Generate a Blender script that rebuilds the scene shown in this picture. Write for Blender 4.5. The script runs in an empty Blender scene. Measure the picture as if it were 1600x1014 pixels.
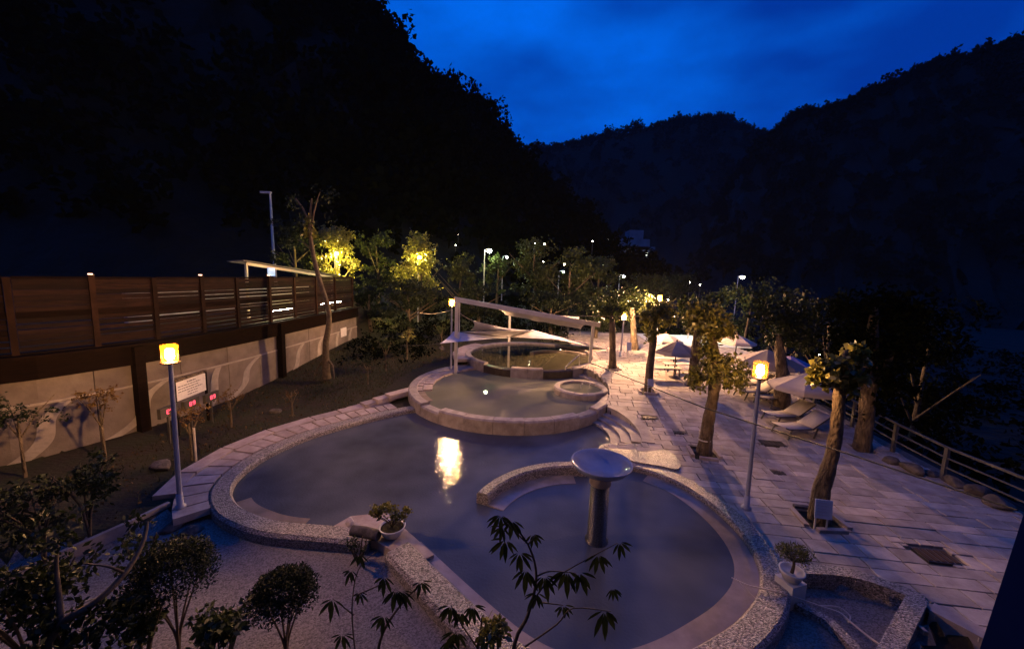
import bpy, math, random
import numpy as np
from mathutils import Vector, Matrix

random.seed(7)
RNG = np.random.default_rng(7)
scene = bpy.context.scene
COL = scene.collection
PI = math.pi

# ------------------------------------------------------------------ camera
CAM_H, FPX = 5.5, 600.0
PITCH, ROLL = math.radians(7.3), math.radians(1.9)
fwd = np.array([0, math.cos(PITCH), -math.sin(PITCH)])
r0 = np.array([1.0, 0, 0]); u0 = np.cross(r0, fwd)
right = math.cos(ROLL) * r0 + math.sin(ROLL) * u0
upv = -math.sin(ROLL) * r0 + math.cos(ROLL) * u0
cd = bpy.data.cameras.new('camera'); cam = bpy.data.objects.new('camera', cd); COL.objects.link(cam)
cd.sensor_fit = 'HORIZONTAL'; cd.sensor_width = 36.0; cd.lens = FPX / 1600 * 36.0
cd.clip_start = 0.05; cd.clip_end = 5000
cam.matrix_world = Matrix(((right[0], upv[0], -fwd[0], 0), (right[1], upv[1], -fwd[1], 0),
                           (right[2], upv[2], -fwd[2], CAM_H), (0, 0, 0, 1)))
scene.camera = cam

# ------------------------------------------------------------------ sky: deep blue dusk under thin cloud
world = bpy.data.worlds.new('World'); scene.world = world; world.use_nodes = True
nt = world.node_tree; N = nt.nodes; L = nt.links
for n in list(N): N.remove(n)
wo = N.new('ShaderNodeOutputWorld'); bg = N.new('ShaderNodeBackground')
tc = N.new('ShaderNodeTexCoord'); mp = N.new('ShaderNodeMapping')
mp.inputs['Scale'].default_value = (1.0, 1.0, 2.6)
n1 = N.new('ShaderNodeTexNoise'); n1.inputs['Scale'].default_value = 2.1
n1.inputs['Detail'].default_value = 4; n1.inputs['Roughness'].default_value = 0.5
cr = N.new('ShaderNodeValToRGB')
cr.color_ramp.elements[0].position = 0.34; cr.color_ramp.elements[0].color = (0.0, 0.040, 0.38, 1)
cr.color_ramp.elements[1].position = 0.68; cr.color_ramp.elements[1].color = (0.0, 0.165, 0.98, 1)
L.new(tc.outputs['Generated'], mp.inputs['Vector']); L.new(mp.outputs[0], n1.inputs['Vector'])
L.new(n1.outputs['Fac'], cr.inputs[0]); L.new(cr.outputs[0], bg.inputs['Color'])
bg.inputs['Strength'].default_value = 1.0
L.new(bg.outputs[0], wo.inputs['Surface'])

scene.view_settings.view_transform = 'Standard'
try: scene.view_settings.look = 'None'
except Exception: pass
scene.view_settings.gamma = 1.0
scene.view_settings.use_curve_mapping = False
scene.view_settings.exposure = -0.2
scene.render.engine = 'CYCLES'
cy = scene.cycles
cy.use_denoising = True
cy.max_bounces = 5; cy.diffuse_bounces = 2; cy.glossy_bounces = 2; cy.transmission_bounces = 3
cy.transparent_max_bounces = 6; cy.volume_bounces = 0
cy.sample_clamp_indirect = 4.0
cy.caustics_reflective = False; cy.caustics_refractive = False
cy.use_light_tree = True

# ------------------------------------------------------------------ photo pixel -> place in the world
def ray(x, y):
    return right * (x - 800) / FPX - upv * (y - 507) / FPX + fwd
CAMP = np.array([0, 0, CAM_H])
def at(x, y, z=0.0):
    d = ray(x, y); return CAMP + d * ((z - CAM_H) / d[2])
def atY(x, y, Y):
    d = ray(x, y); return CAMP + d * (Y / d[1])
def smooth(t):
    t = np.clip(t, 0, 1); return t * t * (3 - 2 * t)
def deckz(y):
    return 0.8 * smooth((y - 9.5) / 12.0)
def atdeck(x, y):
    z = 0.0
    for _ in range(12):
        p = at(x, y, z); z = 0.5 * z + 0.5 * float(deckz(p[1]))
    p = at(x, y, z); p[2] = float(deckz(p[1])); return p

# ------------------------------------------------------------------ materials
MATS = {}
def mat(name, color, rough=0.8, color2=None, scale=4.0, detail=5.0, bump=0.0, bscale=None, bdist=0.02, spec=0.3,
        metal=0.0, vary=0.0, island=0.0, voro=False, ramp=(0.35, 0.65), coords='Object', emit=None, es=0.0, stretch=None):
    m = bpy.data.materials.new(name); m.use_nodes = True
    t = m.node_tree; b = t.nodes['Principled BSDF']; lk = t.links
    b.inputs['Roughness'].default_value = rough; b.inputs['Metallic'].default_value = metal
    b.inputs['Specular IOR Level'].default_value = spec
    c1 = tuple(color) + (1,)
    b.inputs['Base Color'].default_value = c1
    co = t.nodes.new('ShaderNodeTexCoord')
    vec = co.outputs[coords]
    if stretch:
        mpn = t.nodes.new('ShaderNodeMapping'); mpn.inputs['Scale'].default_value = stretch
        lk.new(vec, mpn.inputs['Vector']); vec = mpn.outputs[0]
    src = None
    if color2 is not None:
        if voro:
            n = t.nodes.new('ShaderNodeTexVoronoi'); n.inputs['Scale'].default_value = scale
            sep = t.nodes.new('ShaderNodeSeparateColor'); lk.new(n.outputs['Color'], sep.inputs[0]); out = sep.outputs[0]
        else:
            n = t.nodes.new('ShaderNodeTexNoise'); n.inputs['Scale'].default_value = scale
            n.inputs['Detail'].default_value = detail; n.inputs['Roughness'].default_value = 0.6; out = n.outputs['Fac']
        lk.new(vec, n.inputs['Vector'])
        r = t.nodes.new('ShaderNodeValToRGB'); lk.new(out, r.inputs[0])
        r.color_ramp.elements[0].position = ramp[0]; r.color_ramp.elements[1].position = ramp[1]
        r.color_ramp.elements[0].color = c1; r.color_ramp.elements[1].color = tuple(color2) + (1,)
        src = r.outputs[0]
    if vary or island:
        if island:
            g = t.nodes.new('ShaderNodeNewGeometry'); rv = g.outputs['Random Per Island']; amt = island
        else:
            g = t.nodes.new('ShaderNodeObjectInfo'); rv = g.outputs['Random']; amt = vary
        mr = t.nodes.new('ShaderNodeMapRange'); lk.new(rv, mr.inputs[0])
        mr.inputs[3].default_value = 1 - amt; mr.inputs[4].default_value = 1 + amt
        mx = t.nodes.new('ShaderNodeVectorMath'); mx.operation = 'SCALE'
        if src is not None: lk.new(src, mx.inputs[0])
        else: mx.inputs[0].default_value = tuple(color)
        lk.new(mr.outputs[0], mx.inputs['Scale']); src = mx.outputs[0]
    if src is not None: lk.new(src, b.inputs['Base Color'])
    if bump:
        if voro:
            bn = t.nodes.new('ShaderNodeTexVoronoi'); bn.inputs['Scale'].default_value = bscale or scale; bo = bn.outputs['Distance']
        else:
            bn = t.nodes.new('ShaderNodeTexNoise'); bn.inputs['Scale'].default_value = bscale or scale * 4
            bn.inputs['Detail'].default_value = 4; bo = bn.outputs['Fac']
        lk.new(vec, bn.inputs['Vector'])
        bp = t.nodes.new('ShaderNodeBump'); bp.inputs['Strength'].default_value = bump; bp.inputs['Distance'].default_value = bdist
        if voro: bp.invert = True
        lk.new(bo, bp.inputs['Height']); lk.new(bp.outputs[0], b.inputs['Normal'])
    if emit:
        b.inputs['Emission Color'].default_value = tuple(emit) + (1,); b.inputs['Emission Strength'].default_value = es
    MATS[name] = m
    return m
def leafmat(name, c1, c2, trans=0.25, rough=0.5, spec=0.3):
    m = bpy.data.materials.new(name); m.use_nodes = True
    t = m.node_tree; b = t.nodes['Principled BSDF']; o = t.nodes['Material Output']; lk = t.links
    g = t.nodes.new('ShaderNodeNewGeometry'); r = t.nodes.new('ShaderNodeValToRGB')
    lk.new(g.outputs['Random Per Island'], r.inputs[0])
    r.color_ramp.elements[0].color = tuple(c1) + (1,); r.color_ramp.elements[1].color = tuple(c2) + (1,)
    lk.new(r.outputs[0], b.inputs['Base Color']); b.inputs['Roughness'].default_value = rough
    b.inputs['Specular IOR Level'].default_value = spec
    tr = t.nodes.new('ShaderNodeBsdfTranslucent'); lk.new(r.outputs[0], tr.inputs[0])
    mx = t.nodes.new('ShaderNodeMixShader'); mx.inputs[0].default_value = trans
    lk.new(b.outputs[0], mx.inputs[1]); lk.new(tr.outputs[0], mx.inputs[2]); lk.new(mx.outputs[0], o.inputs[0])
    MATS[name] = m; return m

mat('soil', (0.034, 0.023, 0.013), 0.95, (0.026, 0.030, 0.010), scale=1.2, bump=0.8, bscale=9, bdist=0.05)
mat('concrete', (0.10, 0.085, 0.08), 0.8, (0.27, 0.24, 0.22), scale=48, voro=True, bump=0.5, bscale=48, bdist=0.010, ramp=(-0.0, 1.0))
mat('mortar', (0.09, 0.078, 0.066), 0.95, (0.17, 0.145, 0.12), scale=6, bump=0.4, bscale=40)
mat('basin', (0.12, 0.13, 0.12), 0.8)
mat('paver', (0.30, 0.25, 0.21), 0.8, (0.47, 0.41, 0.35), scale=2.6, detail=8, bump=0.5, bscale=22, bdist=0.012, vary=0.22, coords='Object')
mat('paver_far', (0.30, 0.25, 0.21), 0.8, (0.47, 0.41, 0.35), scale=2.6, detail=8, bump=0.5, bscale=22, bdist=0.012, island=0.22)
mat('slab', (0.30, 0.24, 0.21), 0.8, (0.44, 0.37, 0.33), scale=3.0, detail=8, bump=0.5, bscale=20, bdist=0.012, vary=0.16)
mat('pebble', (0.09, 0.078, 0.072), 0.45, (0.50, 0.44, 0.40), scale=44, voro=True, bump=1.0, bscale=44, bdist=0.02, ramp=(0.1, 0.95), spec=0.5)
mat('ledge', (0.22, 0.18, 0.14), 0.06, (0.34, 0.28, 0.22), scale=1.6, bump=0.14, bscale=14, bdist=0.02, spec=0.5)
mat('rimstone', (0.25, 0.21, 0.185), 0.75, (0.40, 0.35, 0.31), scale=3.2, detail=8, bump=0.6, bscale=14, bdist=0.02, vary=0.14)
mat('rimwet', (0.035, 0.026, 0.02), 0.35, (0.07, 0.055, 0.04), scale=4, bump=0.4, bscale=16)
mat('wall', (0.15, 0.12, 0.10), 0.9, (0.23, 0.19, 0.16), scale=1.4, detail=8, bump=0.4, bscale=18, vary=0.10)
mat('wave', (0.30, 0.26, 0.22), 0.85, (0.40, 0.35, 0.30), scale=4, bump=0.3)
mat('darkwood', (0.005, 0.0025, 0.0018), 0.85, (0.012, 0.006, 0.004), spec=0.06, scale=3, bump=0.3, stretch=(1, 1, 12), vary=0.3)
mat('slatwood', (0.007, 0.003, 0.002), 0.75, (0.019, 0.008, 0.0048), spec=0.12, scale=2.2, bump=0.4, stretch=(1, 1, 9), vary=0.45)
mat('postwood', (0.04, 0.02, 0.011), 0.7, (0.07, 0.038, 0.02), scale=3, bump=0.3, vary=0.2)
mat('fencepost', (0.014, 0.0065, 0.004), 0.8, (0.028, 0.013, 0.0075), scale=3, bump=0.3, vary=0.35, spec=0.1)
mat('bark', (0.06, 0.042, 0.026), 0.9, (0.20, 0.15, 0.095), scale=6, detail=7, bump=1.0, bscale=16, bdist=0.14, stretch=(1, 1, 0.4))
mat('twig', (0.06, 0.045, 0.03), 0.85, (0.12, 0.09, 0.06), scale=8, bump=0.5)
mat('polegrey', (0.42, 0.42, 0.46), 0.45, (0.34, 0.34, 0.38), scale=5, spec=0.5)
mat('whitepaint', (0.66, 0.63, 0.58), 0.5, (0.55, 0.52, 0.47), scale=3, bump=0.05)
mat('brass', (0.030, 0.013, 0.002), 0.6, (0.022, 0.010, 0.0016), scale=10, spec=0.1)
mat('sail', (0.55, 0.52, 0.55), 0.8, (0.66, 0.63, 0.64), scale=2.2, bump=0.4, bscale=5, bdist=0.05)
mat('canvas', (0.36, 0.31, 0.28), 0.85, (0.43, 0.37, 0.33), scale=2.5, bump=0.2, bscale=60, vary=0.1)
mat('canvas_purple', (0.20, 0.15, 0.26), 0.85, (0.26, 0.2, 0.32), scale=2.5)
mat('shade_bar', (0.20, 0.12, 0.10), 0.85)  # dark bars that paint light and shade on a canopy panel
mat('sling', (0.50, 0.44, 0.36), 0.8, (0.58, 0.52, 0.44), scale=20, bump=0.2, bscale=90)
mat('darkmetal', (0.04, 0.035, 0.03), 0.45, (0.07, 0.06, 0.05), scale=8, spec=0.5)
mat('railgrey', (0.07, 0.068, 0.065), 0.6, (0.11, 0.105, 0.10), scale=6)
mat('rock', (0.05, 0.042, 0.038), 0.9, (0.15, 0.13, 0.115), scale=5, detail=8, bump=0.8, bscale=8, bdist=0.05)
mat('palerock', (0.42, 0.36, 0.30), 0.8, (0.55, 0.48, 0.42), scale=6, bump=0.6, bscale=14)
mat('bowl_sky_glaze', (0.24, 0.27, 0.36), 0.12, (0.19, 0.22, 0.31), scale=3, spec=0.6)  # bluish sky reflection put into the glaze colour
mat('columnmosaic', (0.012, 0.017, 0.03), 0.3, (0.045, 0.055, 0.08), scale=70, voro=True, bump=0.3, bscale=38, spec=0.6)
mat('ceramic', (0.72, 0.70, 0.66), 0.25, (0.62, 0.60, 0.56), scale=4, spec=0.5)
mat('signwhite', (0.80, 0.76, 0.74), 0.5, (0.7, 0.66, 0.64), scale=6)
mat('signblue', (0.62, 0.64, 0.72), 0.5, (0.5, 0.53, 0.63), scale=5)
mat('signink', (0.06, 0.05, 0.06), 0.6)
mat('rubber', (0.015, 0.014, 0.013), 0.6)
mat('rope', (0.42, 0.34, 0.26), 0.8)
mat('hosetan', (0.55, 0.47, 0.38), 0.6)
mat('bluepaint', (0.030, 0.045, 0.11), 0.5, (0.04, 0.055, 0.13), scale=3)
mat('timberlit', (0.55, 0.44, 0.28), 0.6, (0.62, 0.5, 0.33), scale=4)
mat('tinroof', (0.08, 0.07, 0.06), 0.6, (0.12, 0.1, 0.09), scale=4)
mat('plaster', (0.46, 0.42, 0.38), 0.85, (0.55, 0.5, 0.45), scale=2)
mat('asphalt', (0.05, 0.05, 0.055), 0.9, (0.07, 0.07, 0.07), scale=8)
mat('palepave', (0.55, 0.56, 0.53), 0.8, (0.64, 0.65, 0.6), scale=3, bump=0.2)
mat('farwall', (0.12, 0.12, 0.14), 0.9, (0.18, 0.18, 0.2), scale=0.3)
mat('soil_unlit', (0.003, 0.0035, 0.002), 0.95, (0.006, 0.007, 0.0035), scale=0.05, bump=0.6, bscale=0.3, bdist=2)  # near-black soil colour, darkness of unlit hills and outlying ground put in
BK = 1.35    # the lantern bulbs are small
mat('ledred', (0.3, 0.02, 0.03), 0.5, emit=(1.0, 0.10, 0.16), es=2.2)
mat('window_lit', (0.3, 0.28, 0.2), 0.5, emit=(0.95, 1.0, 0.75), es=7.0)
mat('signlight', (0.5, 0.55, 0.6), 0.5, emit=(0.35, 0.62, 1.0), es=0.75)
BK = 1.35
mat('bulb', (1, 0.8, 0.5), 0.5, emit=(1.0, 0.52, 0.23), es=900.0*BK)
mat('bulb_left', (1, 0.8, 0.5), 0.5, emit=(1.0, 0.52, 0.23), es=3000.0*BK)
mat('bulb_far', (1, 0.8, 0.5), 0.5, emit=(1.0, 0.55, 0.29), es=12000.0*BK)
mat('bulb_back', (1, 0.8, 0.5), 0.5, emit=(1.0, 0.56, 0.25), es=5000.0*BK)
mat('bulb_small', (1, 0.8, 0.5), 0.5, emit=(1.0, 0.56, 0.27), es=900.0)
mat('street_bulb', (1, 1, 0.9), 0.5, emit=(0.86, 1.0, 0.55), es=900.0)
mat('far_bulb', (1, 1, 0.9), 0.5, emit=(1.0, 0.92, 0.66), es=60.0)
mat('warm_bulb', (1, 1, 0.9), 0.5, emit=(1.0, 0.74, 0.16), es=11000.0)
mat('tube_light', (1, 1, 0.9), 0.5, emit=(1.0, 0.80, 0.50), es=170.0)
mat('flood_bulb', (1, 1, 0.9), 0.5, emit=(0.80, 1.0, 0.78), es=1300.0)
mat('cap_bulb', (1, 0.8, 0.5), 0.5, emit=(1.0, 0.5, 0.3), es=6.0)
leafmat('leaf_lit', (0.07, 0.078, 0.014), (0.23, 0.205, 0.040), 0.3, 0.38, 0.5)  # lit copy of the foliage, lamp gold put into the leaf colour
leafmat('leaf_green', (0.018, 0.027, 0.007), (0.046, 0.060, 0.014), 0.25)
leafmat('leaf_dark', (0.008, 0.013, 0.005), (0.024, 0.034, 0.011), 0.2, 0.6, 0.2)
leafmat('leaf_unlit', (0.0025, 0.0035, 0.0015), (0.006, 0.008, 0.003), 0.1, 0.9, 0.0)  # foliage colour blackened to stand for trees out of the light
leafmat('leaf_rust', (0.10, 0.05, 0.012), (0.18, 0.11, 0.03), 0.3)
leafmat('grass', (0.024, 0.030, 0.007), (0.060, 0.060, 0.016), 0.2, 0.6, 0.15)
leafmat('litter', (0.05, 0.03, 0.012), (0.13, 0.085, 0.04), 0.1, 0.8, 0.1)

# lantern glass: mostly clear, a little milky, tinted amber
m = bpy.data.materials.new('lantern_glass'); m.use_nodes = True; MATS['lantern_glass'] = m
t = m.node_tree
for n in list(t.nodes):
    if n.type != 'OUTPUT_MATERIAL': t.nodes.remove(n)
tp = t.nodes.new('ShaderNodeBsdfTransparent'); tp.inputs[0].default_value = (0.97, 0.93, 0.86, 1)
tl = t.nodes.new('ShaderNodeBsdfTranslucent'); tl.inputs[0].default_value = (0.62, 0.27, 0.016, 1)
mx = t.nodes.new('ShaderNodeMixShader'); mx.inputs[0].default_value = 0.022
t.links.new(tp.outputs[0], mx.inputs[1]); t.links.new(tl.outputs[0], mx.inputs[2])
t.links.new(mx.outputs[0], t.nodes['Material Output'].inputs[0])

def watermat(name, c1, c2, rough, bstr, bsc):
    m = mat(name, c1, rough, c2, scale=0.45, detail=3, spec=0.5)
    t = m.node_tree; b = t.nodes['Principled BSDF']; b.inputs['IOR'].default_value = 1.33
    co = t.nodes.new('ShaderNodeTexCoord')
    n = t.nodes.new('ShaderNodeTexNoise'); n.inputs['Scale'].default_value = bsc; n.inputs['Detail'].default_value = 1.5
    t.links.new(co.outputs['Object'], n.inputs['Vector'])
    bp = t.nodes.new('ShaderNodeBump'); bp.inputs['Strength'].default_value = bstr; bp.inputs['Distance'].default_value = 0.02
    t.links.new(n.outputs['Fac'], bp.inputs['Height']); t.links.new(bp.outputs[0], b.inputs['Normal'])
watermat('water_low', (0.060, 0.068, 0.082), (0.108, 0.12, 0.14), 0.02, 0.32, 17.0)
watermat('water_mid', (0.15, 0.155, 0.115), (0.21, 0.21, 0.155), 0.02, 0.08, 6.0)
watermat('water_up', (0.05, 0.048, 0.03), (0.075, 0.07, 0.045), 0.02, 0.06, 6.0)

# ------------------------------------------------------------------ mesh helpers
def V(a): return np.array(a, float)
class MB:
    def __init__(s): s.v = []; s.f = []; s.sm = []
    def add(s, vs, fs, smooth_=False):
        o = len(s.v); s.v.extend([tuple(map(float, p)) for p in vs])
        for f in fs: s.f.append([i + o for i in f]); s.sm.append(smooth_)
        return s
    def box(s, c, d, rz=0.0, taper=1.0):
        c = V(c); x, y, z = d[0] / 2, d[1] / 2, d[2] / 2; ca, sa = math.cos(rz), math.sin(rz)
        vs = []
        for sz in (-1, 1):
            k = taper if sz > 0 else 1
            for sx, sy in ((-1, -1), (1, -1), (1, 1), (-1, 1)):
                px, py = sx * x * k, sy * y * k
                vs.append(c + V((px * ca - py * sa, px * sa + py * ca, sz * z)))
        return s.add(vs, [(3, 2, 1, 0), (4, 5, 6, 7), (0, 1, 5, 4), (1, 2, 6, 5), (2, 3, 7, 6), (3, 0, 4, 7)])
    def bar(s, a, b, w, h=None, up=(0, 0, 1)):
        a, b = V(a), V(b); h = h or w; d = b - a; d /= np.linalg.norm(d)
        sd = np.cross(d, V(up))
        if np.linalg.norm(sd) < 1e-5: sd = np.cross(d, V((1, 0, 0)))
        sd /= np.linalg.norm(sd); u = np.cross(sd, d)
        vs = [p + sd * i * w / 2 + u * j * h / 2 for p in (a, b) for i, j in ((-1, -1), (1, -1), (1, 1), (-1, 1))]
        return s.add(vs, [(3, 2, 1, 0), (4, 5, 6, 7), (0, 1, 5, 4), (1, 2, 6, 5), (2, 3, 7, 6), (3, 0, 4, 7)])
    def tube(s, path, rad, n=8, cap=True, wob=0.0):
        path = [V(p) for p in path]
        if not hasattr(rad, '__len__'): rad = [rad] * len(path)
        vs = []; prev = None
        for i, p in enumerate(path):
            d = path[min(i + 1, len(path) - 1)] - path[max(i - 1, 0)]; d /= (np.linalg.norm(d) + 1e-9)
            if prev is None:
                a = np.cross(d, V((0, 0, 1)) if abs(d[2]) < 0.9 else V((1, 0, 0)))
            else:
                a = prev - d * np.dot(prev, d)
            a /= np.linalg.norm(a); prev = a; b = np.cross(d, a)
            for k in range(n):
                th = 2 * PI * k / n; rr = rad[i] * (1 + (wob * random.uniform(-1, 1) if wob else 0))
                vs.append(p + rr * (math.cos(th) * a + math.sin(th) * b))
        fs = []
        for i in range(len(path) - 1):
            for k in range(n):
                fs.append((i * n + k, i * n + (k + 1) % n, (i + 1) * n + (k + 1) % n, (i + 1) * n + k))
        s.add(vs, fs, True)
        if cap:
            s.add(vs[:n], [tuple(range(n))[::-1]]); s.add(vs[-n:], [tuple(range(n))])
        return s
    def lathe(s, prof, c=(0, 0, 0), n=24, smooth_=True):
        c = V(c); vs = []
        for r, z in prof:
            for k in range(n):
                th = 2 * PI * k / n; vs.append(c + V((r * math.cos(th), r * math.sin(th), z)))
        fs = [(i * n + k, i * n + (k + 1) % n, (i + 1) * n + (k + 1) % n, (i + 1) * n + k)
              for i in range(len(prof) - 1) for k in range(n)]
        return s.add(vs, fs, smooth_)
    def prism(s, poly, z0, z1, ztop=None):
        n = len(poly)
        vs = [V((p[0], p[1], z0)) for p in poly] + [V((p[0], p[1], (ztop[i] if ztop is not None else z1))) for i, p in enumerate(poly)]
        return s.add(vs, [tuple(range(n))[::-1], tuple(range(n, 2 * n))] + [(i, (i + 1) % n, n + (i + 1) % n, n + i) for i in range(n)])
    def sweep(s, rows, closed=False):
        """rows: list of cross sections (same length) joined one to the next"""
        k = len(rows[0]); vs = [p for r in rows for p in r]; fs = []
        m_ = len(rows)
        for i in range(m_ if closed else m_ - 1):
            j = (i + 1) % m_
            for q in range(k - 1):
                fs.append((i * k + q, j * k + q, j * k + q + 1, i * k + q + 1))
        s.add(vs, fs, False)
        if not closed:
            s.add(rows[0], [tuple(range(k))]); s.add(rows[-1], [tuple(range(k))[::-1]])
        return s
    def mesh(s, name, m, org=(0, 0, 0)):
        me = bpy.data.meshes.new(name); o = V(org)
        me.from_pydata([tuple(V(p) - o) for p in s.v], [], s.f)
        me.polygons.foreach_set('use_smooth', s.sm); me.update()
        if m: me.materials.append(MATS[m])
        return me
    def build(s, name, m, parent=None, org=(0, 0, 0), loc=None):
        ob = bpy.data.objects.new(name, s.mesh(name, m, org)); COL.objects.link(ob)
        if parent is not None: ob.parent = parent
        else: ob.location = tuple(org) if loc is None else tuple(loc)
        return ob
def tag(o, label=None, cat=None, group=None, kind=None):
    if label: o['label'] = label
    if cat: o['category'] = cat
    if group: o['group'] = group
    if kind: o['kind'] = kind
    return o
def empty(name, loc, label=None, cat=None, group=None, rz=0.0):
    e = bpy.data.objects.new(name, None); COL.objects.link(e); e.location = tuple(map(float, loc)); e.rotation_euler = (0, 0, rz)
    e.empty_display_size = 0.2
    return tag(e, label, cat, group)
def copy_tree(o, parent=None):
    c = o.copy(); COL.objects.link(c); c.parent = parent
    for ch in list(o.children): copy_tree(ch, c)
    return c
def npmesh(name, vs, quads, m, parent=None, org=(0, 0, 0), smooth_=False):
    vs = np.asarray(vs, np.float32) - np.asarray(org, np.float32); quads = np.asarray(quads, np.int32)
    me = bpy.data.meshes.new(name); k = quads.shape[1]
    me.vertices.add(len(vs)); me.vertices.foreach_set('co', vs.ravel())
    me.loops.add(quads.size); me.loops.foreach_set('vertex_index', quads.ravel())
    me.polygons.add(len(quads)); me.polygons.foreach_set('loop_start', np.arange(len(quads), dtype=np.int32) * k)
    try: me.polygons.foreach_set('loop_total', np.full(len(quads), k, np.int32))
    except Exception: pass
    if smooth_: me.polygons.foreach_set('use_smooth', np.ones(len(quads), bool))
    me.update(calc_edges=True); me.validate()
    if m: me.materials.append(MATS[m])
    ob = bpy.data.objects.new(name, me); COL.objects.link(ob)
    if parent is not None: ob.parent = parent
    else: ob.location = tuple(map(float, org))
    return ob
def leaf_geo(pts, size, asp=0.5, droop=0.3, jit=0.4):
    """one folded leaf (4 points, 2 triangles as a bent quad) per point"""
    n = len(pts); pts = np.asarray(pts, float)
    d = RNG.normal(size=(n, 3)); d[:, 2] -= droop; d /= np.linalg.norm(d, axis=1)[:, None]
    o = RNG.normal(size=(n, 3)); sd = np.cross(d, o); sd /= np.linalg.norm(sd, axis=1)[:, None] + 1e-9
    nn = np.cross(d, sd)
    sz = (size * (1 + jit * RNG.uniform(-1, 1, n)))[:, None]
    v = np.empty((n, 4, 3))
    v[:, 0] = pts; v[:, 1] = pts + d * sz * 0.55 + sd * sz * asp * 0.5 + nn * sz * 0.08
    v[:, 2] = pts + d * sz; v[:, 3] = pts + d * sz * 0.55 - sd * sz * asp * 0.5 + nn * sz * 0.08
    return v.reshape(-1, 3), np.arange(4 * n).reshape(-1, 4)
def blob_pts(blobs, n, shell=0.5):
    """points through ellipsoids (cx,cy,cz,rx,ry,rz), denser towards the skin, in clumps"""
    w = np.array([b[3] * b[4] * b[5] for b in blobs]) ** 0.66; w /= w.sum(); out = []
    for b, k in zip(blobs, RNG.multinomial(n, w)):
        nc = max(6, int(k / 14)); dc = RNG.normal(size=(nc, 3)); dc /= np.linalg.norm(dc, axis=1)[:, None]
        rc = RNG.uniform(shell, 1.0, nc)[:, None] * dc
        idx = RNG.integers(0, nc, k)
        p = rc[idx] + RNG.normal(size=(k, 3)) * 0.13
        out.append(p * np.array(b[3:6]) + np.array(b[0:3]))
    return np.concatenate(out)
def crown(name, blobs, n, size, m, parent, org, asp=0.5, droop=0.3, shell=0.45):
    v, q = leaf_geo(blob_pts(blobs, n, shell), size, asp, droop)
    return npmesh(name, v, q, m, parent, org)
def catmull(P, n=8, closed=False):
    P = [V(p) for p in P]; out = []; m_ = len(P)
    rng = range(m_ if closed else m_ - 1)
    for i in rng:
        if closed: a, b, c, d = P[(i - 1) % m_], P[i], P[(i + 1) % m_], P[(i + 2) % m_]
        else: a, b, c, d = P[max(i - 1, 0)], P[i], P[i + 1], P[min(i + 2, m_ - 1)]
        for k in range(n):
            t_ = k / n
            out.append(0.5 * (2 * b + (c - a) * t_ + (2 * a - 5 * b + 4 * c - d) * t_ ** 2 + (3 * b - a - 3 * c + d) * t_ ** 3))
    if not closed: out.append(P[-1])
    return out
def inside(poly, x, y):
    x = np.asarray(x, float); y = np.asarray(y, float); r = np.zeros(np.broadcast(x, y).shape, bool)
    n = len(poly)
    for i in range(n):
        x1, y1 = poly[i][:2]; x2, y2 = poly[(i + 1) % n][:2]
        c = ((y1 > y) != (y2 > y)) & (x < (x2 - x1) * (y - y1) / ((y2 - y1) + 1e-12) + x1)
        r ^= c
    return r

# ------------------------------------------------------------------ plan of the pools
ZW_LOW, ZW_MID, ZW_UP = -0.12, 0.28, 0.68
MIDC, MIDR = V((0.0, 17.62)), 4.65
UPC, UPR = V((1.25, 23.15)), 4.05
Z_MID, Z_UP = 0.40, 0.80
LEFT = [(-3.55, 15.05), (-4.2, 14.62), (-5.48, 13.45), (-6.55, 12.1), (-7.05, 10.8), (-7.10, 9.75), (-6.85, 8.98), (-6.3, 8.36), (-5.6, 7.98), (-4.85, 7.76), (-3.6, 7.66), (-2.75, 7.58)]
DIAG = [(-1.95, 7.25), (-1.15, 6.46), (-0.38, 5.73), (0.30, 5.16)]
RING = [(0.95, 4.85), (1.75, 4.83), (2.55, 5.02), (3.39, 5.40), (4.01, 5.77), (4.62, 6.30), (5.02, 6.93), (5.20, 7.63), (5.20, 8.35), (5.03, 9.15), (4.66, 9.95), (4.10, 10.50), (3.50, 10.85), (3.10, 11.30)]
NOSE = [(2.95, 11.75), (3.20, 12.10), (3.70, 12.20), (4.25, 12.25)]
COVE = [tuple(at(*q, 0.12)[:2]) for q in ((1003, 690), (998, 676), (984, 662), (966, 651), (948, 644))]
lowp = [tuple(p) for p in catmull(LEFT, 6)] + [tuple(p) for p in catmull(DIAG, 6)] + [tuple(p) for p in catmull(RING + NOSE, 6)] + [tuple(p) for p in catmull(COVE, 5)] + [(3.2, 16.6), (-2.9, 16.4)]

def offset_path(path, w):
    """points moved to the right-hand side of travel by w"""
    path = [V(p)[:2] for p in path]; out = []
    for i in range(len(path)):
        d = path[min(i + 1, len(path) - 1)] - path[max(i - 1, 0)]; d /= np.linalg.norm(d) + 1e-9
        out.append(path[i] + w * V((d[1], -d[0])))
    return out

# sunken bed at the lower right and its kerbs (plan)
BED = [tuple(at(*q, 0.0)[:2]) for q in ((1222, 905), (1255, 893), (1360, 912), (1447, 946), (1400, 1030), (1190, 1030))]
PIT = [tuple(at(*q, 0.0)[:2]) for q in ((1462, 962), (1545, 1005), (1560, 1060), (1420, 1060))]

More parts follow.
